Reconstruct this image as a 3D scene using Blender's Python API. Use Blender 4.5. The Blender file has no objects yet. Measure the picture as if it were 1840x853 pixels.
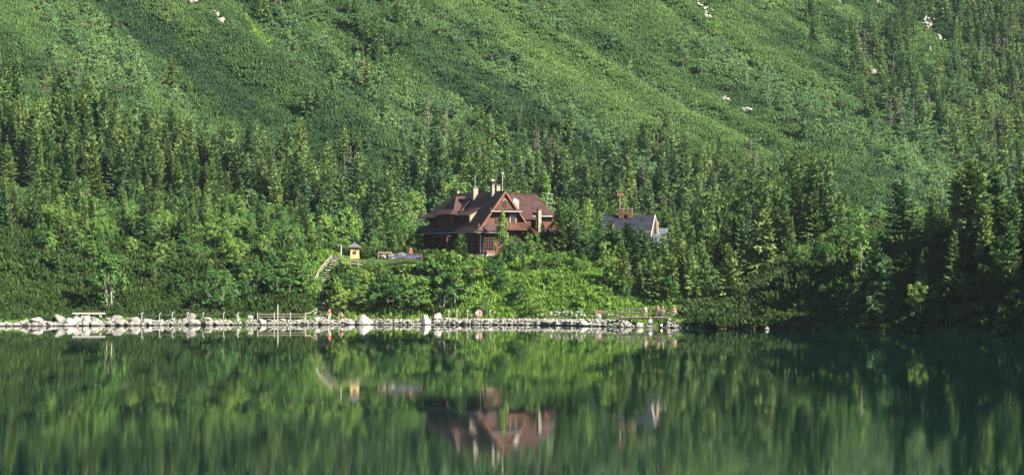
import bpy, bmesh, math, random
import numpy as np
from mathutils import Vector, Matrix

scene = bpy.context.scene
COL = scene.collection
R = math.radians

# ---------------------------------------------------------------- camera
FPX, HORIZON, CAMH = 4375.0, 485.0, 8.0          # focal length and horizon row for a 1840 px wide picture
cam_d = bpy.data.cameras.new('camera')
cam_d.sensor_width = 36.0
cam_d.lens = 36.0 * FPX / 1840.0
cam_d.clip_start = 0.5
cam_d.clip_end = 6000
cam = bpy.data.objects.new('camera', cam_d)
COL.objects.link(cam)
cam.location = (0, 0, CAMH)
cam.rotation_euler = (R(90) + math.atan((HORIZON - 426.5) / FPX), 0, 0)
scene.camera = cam

# ---------------------------------------------------------------- sky, sun, exposure
SUN_EL = R(36)
TO_SUN = Vector((0.80 * math.cos(SUN_EL), -0.60 * math.cos(SUN_EL), math.sin(SUN_EL))).normalized()
world = bpy.data.worlds.new('World')
scene.world = world
world.use_nodes = True
wn, wl = world.node_tree.nodes, world.node_tree.links
sky = wn.new('ShaderNodeTexSky')
sky.sky_type = 'NISHITA'
sky.sun_disc = False
sky.sun_elevation = SUN_EL
sky.sun_rotation = math.atan2(TO_SUN.x, TO_SUN.y)
sky.altitude = 1400
wn['Background'].inputs['Strength'].default_value = 0.05
wl.new(sky.outputs['Color'], wn['Background'].inputs['Color'])
sun_d = bpy.data.lights.new('sun', 'SUN')
sun_d.energy = 5.0
sun_d.angle = R(0.53)
sun_d.color = (1.0, 0.93, 0.78)
sun = bpy.data.objects.new('sun', sun_d)
COL.objects.link(sun)
sun.rotation_euler = TO_SUN.to_track_quat('Z', 'Y').to_euler()
scene.view_settings.view_transform = 'Standard'
scene.view_settings.look = 'None'
scene.view_settings.gamma = 1.0
scene.view_settings.use_curve_mapping = False
scene.view_settings.exposure = 1.8
cy = scene.cycles
cy.max_bounces = 6
cy.diffuse_bounces = 2
cy.glossy_bounces = 3
cy.transmission_bounces = 3
cy.transparent_max_bounces = 4
cy.volume_bounces = 0
cy.caustics_reflective = False
cy.caustics_refractive = False
cy.use_denoising = True
cy.use_adaptive_sampling = True
cy.adaptive_threshold = 0.015

# ---------------------------------------------------------------- helpers
def at(px, py, Y):
    """the point of the place that lies at depth Y behind pixel px, py of the photograph"""
    return Vector(((px - 920.0) / FPX * Y, Y, CAMH + (HORIZON - py) / FPX * Y))

def X_of(px, Y):
    return (px - 920.0) / FPX * Y

def tag(o, label=None, cat=None, group=None, kind=None):
    if label: o['label'] = label
    if cat: o['category'] = cat
    if group: o['group'] = group
    if kind: o['kind'] = kind
    return o

def link(o, parent=None):
    COL.objects.link(o)
    if parent is not None:
        o.parent = parent
    return o

def empty(name, loc=(0, 0, 0), rz=0.0):
    o = bpy.data.objects.new(name, None)
    o.empty_display_size = 0.3
    o.location = loc
    o.rotation_euler = (0, 0, rz)
    return link(o)

class MB:
    """collects shapes into one mesh"""
    def __init__(self):
        self.v, self.f, self.m = [], [], []
    def add(self, vs, fs, mi=0):
        n = len(self.v)
        self.v.extend([tuple(p) for p in vs])
        for f in fs:
            self.f.append(tuple(i + n for i in f)); self.m.append(mi)
        return self
    def box(self, c, s, rz=0.0, mi=0, taper=1.0):
        cx, cy_, cz = c; sx, sy, sz = s[0] / 2, s[1] / 2, s[2] / 2
        ca, sa = math.cos(rz), math.sin(rz)
        vs = []
        for dz, t in ((-sz, 1.0), (sz, taper)):
            for dx, dy in ((-sx, -sy), (sx, -sy), (sx, sy), (-sx, sy)):
                dx *= t; dy *= t
                vs.append((cx + dx * ca - dy * sa, cy_ + dx * sa + dy * ca, cz + dz))
        return self.add(vs, [(3, 2, 1, 0), (4, 5, 6, 7), (0, 1, 5, 4), (1, 2, 6, 5), (2, 3, 7, 6), (3, 0, 4, 7)], mi)
    def beam(self, a, b, w, h=None, mi=0, up=(0, 0, 1)):
        a, b = Vector(a), Vector(b)
        h = w if h is None else h
        d = (b - a).normalized()
        u = Vector(up)
        if abs(d.dot(u)) > 0.98: u = Vector((0, 1, 0))
        s = d.cross(u).normalized(); t = s.cross(d).normalized()
        vs = []
        for p in (a, b):
            for x, y in ((-1, -1), (1, -1), (1, 1), (-1, 1)):
                vs.append(p + s * (x * w / 2) + t * (y * h / 2))
        return self.add(vs, [(0, 1, 2, 3), (7, 6, 5, 4), (4, 5, 1, 0), (5, 6, 2, 1), (6, 7, 3, 2), (7, 4, 0, 3)], mi)
    def tube(self, pts, rad, n=6, mi=0, cap=True):
        pts = [Vector(p) for p in pts]
        vs, fs = [], []
        for i, p in enumerate(pts):
            d = (pts[min(i + 1, len(pts) - 1)] - pts[max(i - 1, 0)])
            d = d.normalized() if d.length > 1e-9 else Vector((0, 0, 1))
            u = Vector((1, 0, 0)) if abs(d.x) < 0.9 else Vector((0, 1, 0))
            s = d.cross(u).normalized(); t = d.cross(s)
            r = rad[i] if hasattr(rad, '__len__') else rad
            for k in range(n):
                a = 2 * math.pi * k / n
                vs.append(p + s * (math.cos(a) * r) + t * (math.sin(a) * r))
        for i in range(len(pts) - 1):
            for k in range(n):
                fs.append((i * n + k, i * n + (k + 1) % n, (i + 1) * n + (k + 1) % n, (i + 1) * n + k))
        if cap:
            fs.append(tuple(range(n - 1, -1, -1))); fs.append(tuple((len(pts) - 1) * n + k for k in range(n)))
        return self.add(vs, fs, mi)
    def slab(self, poly, t, mi=0, mi_under=None):
        """a flat polygon with thickness t below it (along its normal)"""
        P = [Vector(p) for p in poly]
        nrm = Vector((0, 0, 0))
        for i in range(len(P)):
            a, b = P[i], P[(i + 1) % len(P)]
            nrm += Vector(((a.y - b.y) * (a.z + b.z), (a.z - b.z) * (a.x + b.x), (a.x - b.x) * (a.y + b.y)))
        nrm.normalize()
        n = len(P)
        vs = P + [p - nrm * t for p in P]
        fs = [tuple(range(n)), tuple(range(2 * n - 1, n - 1, -1))] + [(i, n + i, n + (i + 1) % n, (i + 1) % n) for i in range(n)]
        return self.add(vs, fs, mi)
    def mesh(self, name, mats, smooth=False):
        me = bpy.data.meshes.new(name)
        me.from_pydata(self.v, [], self.f)
        for m in (mats if isinstance(mats, (list, tuple)) else [mats]):
            me.materials.append(m)
        if any(self.m): me.polygons.foreach_set('material_index', self.m)
        if smooth: me.polygons.foreach_set('use_smooth', [True] * len(me.polygons))
        me.update()
        return me
    def build(self, name, mats, parent=None, smooth=False):
        o = bpy.data.objects.new(name, self.mesh(name, mats, smooth))
        return link(o, parent)

def mesh_np(name, verts, faces, mat, smooth=False):
    """mesh from numpy arrays; faces all of one size"""
    me = bpy.data.meshes.new(name)
    verts = np.asarray(verts, np.float32); faces = np.asarray(faces, np.int32)
    k = faces.shape[1]
    me.vertices.add(len(verts)); me.vertices.foreach_set('co', verts.ravel())
    me.loops.add(faces.size); me.loops.foreach_set('vertex_index', faces.ravel())
    me.polygons.add(len(faces))
    me.polygons.foreach_set('loop_start', np.arange(0, faces.size, k, dtype=np.int32))
    if smooth: me.polygons.foreach_set('use_smooth', np.ones(len(faces), bool))
    me.materials.append(mat)
    me.update(calc_edges=True)
    me.validate()
    return me

def hash2(ix, iy, seed):
    h = (ix.astype(np.int64) * 374761393 + iy.astype(np.int64) * 668265263 + seed * 974634541) & 0xFFFFFFFF
    h = ((h ^ (h >> 13)) * 1274126177) & 0xFFFFFFFF
    h = h ^ (h >> 16)
    return (h & 0xFFFFFF) / float(0xFFFFFF)

def vnoise(x, y, seed=0):
    x = np.asarray(x, float); y = np.asarray(y, float)
    ix, iy = np.floor(x), np.floor(y)
    fx, fy = x - ix, y - iy
    fx = fx * fx * (3 - 2 * fx); fy = fy * fy * (3 - 2 * fy)
    a = hash2(ix, iy, seed); b = hash2(ix + 1, iy, seed); c = hash2(ix, iy + 1, seed); d = hash2(ix + 1, iy + 1, seed)
    return (a * (1 - fx) + b * fx) * (1 - fy) + (c * (1 - fx) + d * fx) * fy

def fbm(x, y, seed=0, o=3):
    s = 0; amp = 0.5; tot = 0
    for k in range(o):
        s = s + amp * vnoise(x * 2 ** k, y * 2 ** k, seed + 17 * k); tot += amp; amp *= 0.5
    return s / tot

def sstep(a, b, x):
    t = np.clip((x - a) / (b - a), 0, 1)
    return t * t * (3 - 2 * t)

# ---------------------------------------------------------------- materials
def new_mat(name):
    m = bpy.data.materials.new(name); m.use_nodes = True
    return m, m.node_tree.nodes, m.node_tree.links, m.node_tree.nodes['Principled BSDF']

def ramp(nodes, stops):
    r = nodes.new('ShaderNodeValToRGB')
    e = r.color_ramp.elements
    e[0].position, e[0].color = stops[0][0], (*stops[0][1], 1)
    e[1].position, e[1].color = stops[-1][0], (*stops[-1][1], 1)
    for p, c in stops[1:-1]:
        x = e.new(p); x.color = (*c, 1)
    return r

def noisy(name, c1, c2, scale=3.0, rough=0.85, bump=0.0, bscale=None, stretch=(1, 1, 1), obj_rand=0.0, coord='Object', metallic=0.0, spec=0.3):
    """plain surface: two tones mixed by noise, with a little relief"""
    m, n, l, b = new_mat(name)
    tc = n.new('ShaderNodeTexCoord'); mp = n.new('ShaderNodeMapping'); mp.inputs['Scale'].default_value = stretch
    l.new(tc.outputs[coord], mp.inputs['Vector'])
    nz = n.new('ShaderNodeTexNoise'); nz.inputs['Scale'].default_value = scale; nz.inputs['Detail'].default_value = 5
    l.new(mp.outputs['Vector'], nz.inputs['Vector'])
    fac = nz.outputs['Fac']
    if obj_rand:
        oi = n.new('ShaderNodeObjectInfo'); ad = n.new('ShaderNodeMath'); ad.operation = 'MULTIPLY_ADD'
        l.new(oi.outputs['Random'], ad.inputs[0]); ad.inputs[1].default_value = obj_rand
        sb = n.new('ShaderNodeMath'); sb.operation = 'ADD'; sb.inputs[1].default_value = -obj_rand / 2
        l.new(fac, sb.inputs[0]); l.new(sb.outputs[0], ad.inputs[2]); fac = ad.outputs[0]
    r = ramp(n, [(0.3, c1), (0.7, c2)])
    l.new(fac, r.inputs['Fac']); l.new(r.outputs['Color'], b.inputs['Base Color'])
    b.inputs['Roughness'].default_value = rough; b.inputs['Metallic'].default_value = metallic
    b.inputs['Specular IOR Level'].default_value = spec
    if bump:
        nb = n.new('ShaderNodeTexNoise'); nb.inputs['Scale'].default_value = bscale or scale * 4; nb.inputs['Detail'].default_value = 4
        l.new(mp.outputs['Vector'], nb.inputs['Vector'])
        bp = n.new('ShaderNodeBump'); bp.inputs['Strength'].default_value = bump; bp.inputs['Distance'].default_value = 0.1
        l.new(nb.outputs['Fac'], bp.inputs['Height']); l.new(bp.outputs['Normal'], b.inputs['Normal'])
    return m

def foliage(name, stops, trans=0.3, rand_w=0.55, place_w=0.45, place_scale=0.02, leaf_w=0.25, stretch=None, rough=0.6, fine=0.9, tone=False):
    """leaves: tone from the plant's own number, from where it grows, and from leaf to leaf"""
    m, n, l, b = new_mat(name)
    oi = n.new('ShaderNodeObjectInfo')
    mp = n.new('ShaderNodeMapping')
    if stretch: mp.inputs['Rotation'].default_value = (0, 0, stretch[0]); mp.inputs['Scale'].default_value = stretch[1]
    l.new(oi.outputs['Location'], mp.inputs['Vector'])
    nz = n.new('ShaderNodeTexNoise'); nz.inputs['Scale'].default_value = place_scale; nz.inputs['Detail'].default_value = 4
    nz.inputs['Roughness'].default_value = 0.6
    l.new(mp.outputs['Vector'], nz.inputs['Vector'])
    tc = n.new('ShaderNodeTexCoord')
    nf = n.new('ShaderNodeTexNoise'); nf.inputs['Scale'].default_value = fine; nf.inputs['Detail'].default_value = 3
    l.new(tc.outputs['Object'], nf.inputs['Vector'])
    def madd(a, k, c):
        q = n.new('ShaderNodeMath'); q.operation = 'MULTIPLY_ADD'; l.new(a, q.inputs[0]); q.inputs[1].default_value = k
        if isinstance(c, float): q.inputs[2].default_value = c
        else: l.new(c, q.inputs[2])
        return q.outputs[0]
    if tone:
        at_ = n.new('ShaderNodeAttribute'); at_.attribute_type = 'INSTANCER'; at_.attribute_name = 'tone'
        v = madd(at_.outputs['Fac'], 1.0, -leaf_w / 2)
        v = madd(nf.outputs['Fac'], leaf_w, v)
    else:
      v = madd(oi.outputs['Random'], rand_w, 0.5 - rand_w / 2 - place_w * 1.5 / 2 - leaf_w / 2)
      v = madd(nz.outputs['Fac'], place_w * 1.5, v)
      v = madd(nf.outputs['Fac'], leaf_w, v)
    r = ramp(n, stops); l.new(v, r.inputs['Fac'])
    l.new(r.outputs['Color'], b.inputs['Base Color'])
    b.inputs['Roughness'].default_value = rough; b.inputs['Specular IOR Level'].default_value = 0.25
    tr = n.new('ShaderNodeBsdfTranslucent'); l.new(r.outputs['Color'], tr.inputs['Color'])
    mx = n.new('ShaderNodeMixShader'); mx.inputs['Fac'].default_value = trans
    l.new(b.outputs[0], mx.inputs[1]); l.new(tr.outputs[0], mx.inputs[2])
    l.new(mx.outputs[0], n['Material Output'].inputs['Surface'])
    return m

M = {}
M['spruce'] = foliage('spruce_needles', [(0.0, (0.034, 0.078, 0.028)), (0.3, (0.062, 0.120, 0.036)), (0.65, (0.104, 0.172, 0.046)), (1.0, (0.155, 0.218, 0.058))], trans=0.27, rand_w=0.9, place_w=0.35, place_scale=0.03, leaf_w=0.35)
M['leaf'] = foliage('broad_leaves', [(0.0, (0.040, 0.108, 0.032)), (0.3, (0.070, 0.162, 0.036)), (0.65, (0.122, 0.230, 0.044)), (1.0, (0.200, 0.295, 0.062))], trans=0.32, rand_w=0.9, place_w=0.4, place_scale=0.05, leaf_w=0.3)
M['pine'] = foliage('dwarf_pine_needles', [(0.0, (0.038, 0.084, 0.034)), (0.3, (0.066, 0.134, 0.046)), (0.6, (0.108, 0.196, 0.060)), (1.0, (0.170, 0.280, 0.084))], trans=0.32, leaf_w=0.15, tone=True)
M['leaf_far'] = foliage('scrub_leaves', [(0.0, (0.066, 0.140, 0.058)), (0.4, (0.105, 0.205, 0.078)), (1.0, (0.185, 0.300, 0.098))], trans=0.34, rand_w=0.8, place_w=0.4, place_scale=0.03, leaf_w=0.3)
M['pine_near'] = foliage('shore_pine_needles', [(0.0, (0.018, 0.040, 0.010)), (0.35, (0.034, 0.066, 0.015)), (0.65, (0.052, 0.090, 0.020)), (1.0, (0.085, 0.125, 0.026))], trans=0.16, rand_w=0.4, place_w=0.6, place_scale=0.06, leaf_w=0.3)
M['grassy'] = foliage('grass_blades', [(0.0, (0.075, 0.165, 0.024)), (0.5, (0.130, 0.245, 0.034)), (1.0, (0.210, 0.300, 0.060))], trans=0.30, rand_w=0.5, place_w=0.5, place_scale=0.15, leaf_w=0.2)
M['dead'] = noisy('dead_twigs', (0.16, 0.13, 0.12), (0.24, 0.20, 0.18), 2.0)
M['bark'] = noisy('spruce_bark', (0.06, 0.045, 0.036), (0.14, 0.11, 0.09), 4.0, bump=0.3, stretch=(1, 1, 0.2))
M['palebark'] = noisy('pale_bark', (0.20, 0.18, 0.15), (0.38, 0.35, 0.30), 5.0, bump=0.2)
M['rock'] = noisy('pale_granite', (0.16, 0.15, 0.135), (0.31, 0.295, 0.27), 1.3, rough=0.92, bump=0.5, bscale=5.0, obj_rand=0.5)
def wet_foot(m):
    n, l = m.node_tree.nodes, m.node_tree.links; b = n['Principled BSDF']
    src = b.inputs['Base Color'].links[0].from_socket
    ge = n.new('ShaderNodeNewGeometry'); sp = n.new('ShaderNodeSeparateXYZ'); l.new(ge.outputs['Position'], sp.inputs[0])
    nz = n.new('ShaderNodeTexNoise'); nz.inputs['Scale'].default_value = 1.7; l.new(ge.outputs['Position'], nz.inputs['Vector'])
    ad = n.new('ShaderNodeMath'); ad.operation = 'MULTIPLY_ADD'; ad.inputs[1].default_value = -0.22; l.new(nz.outputs['Fac'], ad.inputs[0]); l.new(sp.outputs['Z'], ad.inputs[2])
    mr = n.new('ShaderNodeMapRange'); mr.inputs['From Min'].default_value = 0.0; mr.inputs['From Max'].default_value = 0.10; mr.inputs['To Min'].default_value = 0.32; mr.inputs['To Max'].default_value = 1.0
    l.new(ad.outputs[0], mr.inputs['Value'])
    mx = n.new('ShaderNodeMix'); mx.data_type = 'RGBA'; mx.blend_type = 'MULTIPLY'; mx.inputs['Factor'].default_value = 1.0
    l.new(src, mx.inputs['A']); l.new(mr.outputs['Result'], mx.inputs['B']); l.new(mx.outputs['Result'], b.inputs['Base Color'])
wet_foot(M['rock'])
M['cliff'] = noisy('slope_rock', (0.16, 0.145, 0.125), (0.32, 0.30, 0.265), 0.5, rough=0.95, bump=0.6, bscale=2.0, obj_rand=0.3)
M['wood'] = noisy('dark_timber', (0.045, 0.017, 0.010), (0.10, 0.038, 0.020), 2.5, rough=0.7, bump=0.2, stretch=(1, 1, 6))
M['greywood'] = noisy('weathered_timber', (0.20, 0.17, 0.135), (0.36, 0.32, 0.26), 3.0, bump=0.3, stretch=(4, 4, 1), obj_rand=0.3)

# ---------------------------------------------------------------- the lie of the land
SH_X = np.array([-400, -120, -75, -50, -25, 0, 8, 14, 19, 24, 30, 40, 52, 64, 80, 110, 220], float)
SH_Y = np.array([300, 338, 347, 353, 357, 356, 352, 345, 337, 339, 332, 324, 311, 293, 268, 240, 150], float)

def shore(X):
    X = np.asarray(X, float)
    y = 0
    for o in (-3, 0, 3):
        y = y + np.interp(X + o, SH_X, SH_Y)
    return y / 3 + (vnoise(X * 0.25, X * 0 + 3.3, 5) - 0.5) * 1.6 * (np.abs(X - 10) > 16)

def interp(x, xs, ys):
    return np.interp(x, np.array(xs, float), np.array(ys, float))

def ground_z(X, Y):
    X = np.asarray(X, float); Y = np.asarray(Y, float)
    d = Y - shore(X)
    # strip along the water
    z = np.where(d < 0, np.maximum(d * 0.4, -5) - 0.05, interp(X, [-60, -28, 0, 12], [0.5, 0.55, 0.7, 0.75]) * sstep(0, 2.0, d) + 0.02 * np.clip(d, 0, 10))
    # bank behind the lakeside path: where it starts, how wide and how high it is
    d0 = interp(X, [-120, -75, -50, -36, -30, 0, 12, 20, 28, 36, 42], [12, 11, 7, 5.5, 5.0, 5.0, 5.5, 9, 6, 1.0, 0.2])
    wd = interp(X, [-120, -75, -45, -33, -25, 2, 12, 20, 28, 36, 42, 60], [40, 36, 26, 19, 13, 13, 17, 28, 22, 15, 14, 16])
    hh = interp(X, [-120, -75, -45, -30, -25, 8, 16, 22, 28, 33, 36, 44, 48, 60, 75, 110], [15, 13, 11.5, 9.6, 9.0, 9.0, 8.0, 5.0, 2.2, 2.8, 4.0, 7.2, 9.0, 10.5, 10, 10])
    t = np.clip((d - d0) / wd, 0, 1)
    bank = hh * (0.75 * t + 0.25 * sstep(0, 1, t))
    back = 0.05 * np.clip(d - d0 - wd, 0, 60)
    flat = np.exp(-((X + 8) / 25.0) ** 6) * np.exp(-((Y - 385) / 15.0) ** 6)
    z = z + bank + back * (1 - flat)
    z = z + (fbm(X * 0.12, Y * 0.12, 3) - 0.5) * 1.6 * sstep(4, 14, d) * (1 - flat)
    # the mountain: falls to the right and towards the lake, with gullies along the fall line
    u = X * 0.766 + Y * 0.643           # across the slope
    w = -X * 0.643 + Y * 0.766          # up the slope
    mt = 0.5 * (-0.643 * X + 0.766 * (Y - 463))
    gul = (fbm(u * 0.020 + 7, w * 0.004, 11, 2) - 0.5) * 24 + (0.5 - np.abs(fbm(u * 0.045, w * 0.010, 23, 2) - 0.5) * 2) * 7 + (fbm(u * 0.11, w * 0.016, 29, 2) - 0.5) * 7.0 + (fbm(X * 0.09, Y * 0.09, 31, 2) - 0.5) * 1.6
    mt = mt + gul * sstep(430, 560, Y)
    k = 5.0
    h = np.clip(0.5 + 0.5 * (mt - z) / k, 0, 1)
    m = z * (1 - h) + mt * h + k * h * (1 - h)
    m = np.where(Y > 395, m, z)
    ch = np.exp(-((X - 19.3) / 2.6) ** 4) * sstep(358, 350, Y)      # outflow under the footbridge
    return m * (1 - ch) - 0.5 * ch

def gz(x, y):
    return float(ground_z(np.array([x]), np.array([y]))[0])

def project(X, Y, Z):
    return 920 + X / Y * FPX, HORIZON - (Z - CAMH) / Y * FPX

def build_terrain():
    xs = np.concatenate([np.arange(-380, -110, 9.0), np.arange(-110, 110, 1.25), np.arange(110, 470, 7.0)])
    ys = np.concatenate([np.arange(140, 280, 6.0), np.arange(280, 440, 1.25), np.arange(440, 760, 2.5), np.arange(760, 1180, 6.0)])
    gx, gy = np.meshgrid(xs, ys)
    gzv = ground_z(gx, gy)
    nx, ny = len(xs), len(ys)
    v = np.stack([gx, gy, gzv], -1).reshape(-1, 3)
    i = np.arange(nx * ny).reshape(ny, nx)
    f = np.stack([i[:-1, :-1], i[:-1, 1:], i[1:, 1:], i[1:, :-1]], -1).reshape(-1, 4)
    m, n, l, b = new_mat('forest_floor')
    tc = n.new('ShaderNodeTexCoord')
    n1 = n.new('ShaderNodeTexNoise'); n1.inputs['Scale'].default_value = 0.12; n1.inputs['Detail'].default_value = 8
    l.new(tc.outputs['Object'], n1.inputs['Vector'])
    r = ramp(n, [(0.3, (0.018, 0.028, 0.010)), (0.5, (0.026, 0.048, 0.013)), (0.7, (0.042, 0.070, 0.018))])
    l.new(n1.outputs['Fac'], r.inputs['Fac']); l.new(r.outputs['Color'], b.inputs['Base Color'])
    b.inputs['Roughness'].default_value = 0.95; b.inputs['Specular IOR Level'].default_value = 0.1
    o = bpy.data.objects.new('mountain_terrain', mesh_np('mountain_terrain', v, f, m, True))
    link(o); tag(o, 'steep green mountainside and wooded lake shore', 'terrain', kind='structure')

build_terrain()

def build_water():
    m, n, l, b = new_mat('lake_water')
    b.inputs['Base Color'].default_value = (0.0015, 0.0105, 0.0095, 1)
    b.inputs['IOR'].default_value = 1.333
    b.inputs['Roughness'].default_value = 0.035
    b.inputs['Specular IOR Level'].default_value = 0.5
    tc = n.new('ShaderNodeTexCoord'); mp = n.new('ShaderNodeMapping'); mp.inputs['Scale'].default_value = (0.35, 1.0, 1.0)
    l.new(tc.outputs['Object'], mp.inputs['Vector'])
    n1 = n.new('ShaderNodeTexNoise'); n1.inputs['Scale'].default_value = 0.9; n1.inputs['Detail'].default_value = 3
    l.new(mp.outputs['Vector'], n1.inputs['Vector'])
    bp = n.new('ShaderNodeBump'); bp.inputs['Strength'].default_value = 0.05; bp.inputs['Distance'].default_value = 0.02
    l.new(n1.outputs['Fac'], bp.inputs['Height']); l.new(bp.outputs['Normal'], b.inputs['Normal'])
    mp2 = n.new('ShaderNodeMapping'); mp2.inputs['Scale'].default_value = (0.012, 0.06, 1.0); l.new(tc.outputs['Object'], mp2.inputs['Vector'])
    n2 = n.new('ShaderNodeTexNoise'); n2.inputs['Scale'].default_value = 1.0; n2.inputs['Detail'].default_value = 4; l.new(mp2.outputs['Vector'], n2.inputs['Vector'])
    mr = n.new('ShaderNodeMapRange'); mr.inputs['From Min'].default_value = 0.40; mr.inputs['From Max'].default_value = 0.66; mr.inputs['To Min'].default_value = 0.022; mr.inputs['To Max'].default_value = 0.048
    l.new(n2.outputs['Fac'], mr.inputs['Value']); l.new(mr.outputs['Result'], b.inputs['Roughness'])
    xs = np.linspace(-600, 600, 25); ys = np.linspace(-300, 420, 25)
    gx, gy = np.meshgrid(xs, ys)
    v = np.stack([gx, gy, gx * 0], -1).reshape(-1, 3)
    i = np.arange(625).reshape(25, 25)
    f = np.stack([i[:-1, :-1], i[:-1, 1:], i[1:, 1:], i[1:, :-1]], -1).reshape(-1, 4)
    o = link(bpy.data.objects.new('lake_water', mesh_np('lake_water', v, f, m)))
    tag(o, 'still green lake mirroring the wooded mountainside', 'lake', kind='structure')

build_water()

# ---------------------------------------------------------------- plants: meshes
def rot_to(d):
    return d / (np.linalg.norm(d) + 1e-9)

def spruce_mesh(seed, H=12.0, Rm=2.3, whorl=0.36, nb=7, step=0.30, base=0.08, droop=1.0, mat=None, gap=0.1, twig=1.0):
    rng = np.random.default_rng(seed)
    V, Fc = [], []
    def tri(a, b, c):
        n = len(V); V.extend((a, b, c)); Fc.append((n, n + 1, n + 2))
    h = H * base
    lean = rng.normal(0, 0.01, 2)
    sides = 1 + 0.25 * np.sin(np.linspace(0, 2 * np.pi, 13) * 1 + rng.uniform(0, 6)) + rng.normal(0, 0.10, 13)
    while h < H * 0.985:
        t = h / H
        L0 = 1.12 * Rm * min(1.0, 0.6 + (t - base) * 4.0) * (1 - t) ** 0.75 + 0.14
        k = max(4, int(nb * (0.7 + 0.5 * (1 - t))))
        a0 = rng.uniform(0, 6.28)
        for j in range(k):
            if rng.random() < gap: continue
            a = a0 + 6.283 * j / k + rng.normal(0, 0.22)
            L = L0 * rng.uniform(0.66, 1.18) * sides[int((a % 6.283) / 6.283 * 12)]
            pit = 0.55 * t - 0.32 * (1 - t) * droop + rng.normal(0, 0.10)
            hh = h + rng.normal(0, 0.10)
            ca, sa = math.cos(a), math.sin(a)
            def P(s):   # a point on the branch, tip turned up
                z = math.tan(pit) * s - 0.10 * droop * s * s / max(L, 0.3) + 0.16 * (s / L) ** 3 * L * 0.6
                return np.array([ca * s + lean[0] * hh, sa * s + lean[1] * hh, hh + z])
            side = np.array([-sa, ca, 0.0])
            s = max(0.15, 0.12 * L)
            while s < L:
                f = s / L
                tl = (0.22 + 0.55 * (1 - f)) * min(1.0, 0.35 + 0.35 * L) * rng.uniform(0.7, 1.25) * twig
                p = P(s); q = P(min(s + 0.30 * twig, L + 0.1))
                fw = (q - p); 
                for sg in (-1, 1):
                    if rng.random() < 0.08: continue
                    tip = p + side * sg * tl * 0.85 + fw * rng.uniform(0.8, 1.8) + np.array([0, 0, -rng.uniform(0.05, 0.45) * tl])
                    tri(p - fw * 0.25, q + np.array([0, 0, -0.02]), tip)
                for hk in range(2):          # hanging twigs below the branch
                    if rng.random() < 0.2: continue
                    o_ = side * rng.normal(0, 0.30) * tl
                    tip = p + fw * rng.uniform(0.0, 1.3) + o_ * 1.6 + np.array([0, 0, -rng.uniform(0.35, 0.85) * tl * droop - 0.12])
                    tri(p + o_ - fw * 0.4, q + o_ * 0.6 + fw * 0.3, tip)
                s += step * rng.uniform(0.8, 1.2)
            p = P(L * 0.85); e = P(L * 1.08)
            tri(p + side * 0.10 * twig, p - side * 0.10 * twig, e)
        h += whorl * rng.uniform(0.75, 1.25) * (1.0 - 0.45 * t)
    for k in range(5):                 # leader
        a = rng.uniform(0, 6.28); p = np.array([lean[0] * H, lean[1] * H, H * 0.965])
        tri(p + np.array([math.cos(a), math.sin(a), 0]) * 0.12, p - np.array([math.cos(a), math.sin(a), 0]) * 0.12, p + np.array([0, 0, H * 0.05]))
    crown = mesh_np('spruce_crown', np.array(V), np.array(Fc), mat or M['spruce'])
    mb = MB(); zs = np.linspace(-0.4, H * 0.97, 7)
    mb.tube([(lean[0] * z, lean[1] * z, z) for z in zs], [max(0.02, 0.010 * H * (1 - z / H) ** 1.0 + 0.012) for z in zs], 7)
    trunk = mb.mesh('spruce_trunk', M['bark'], True)
    return crown, trunk

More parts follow.
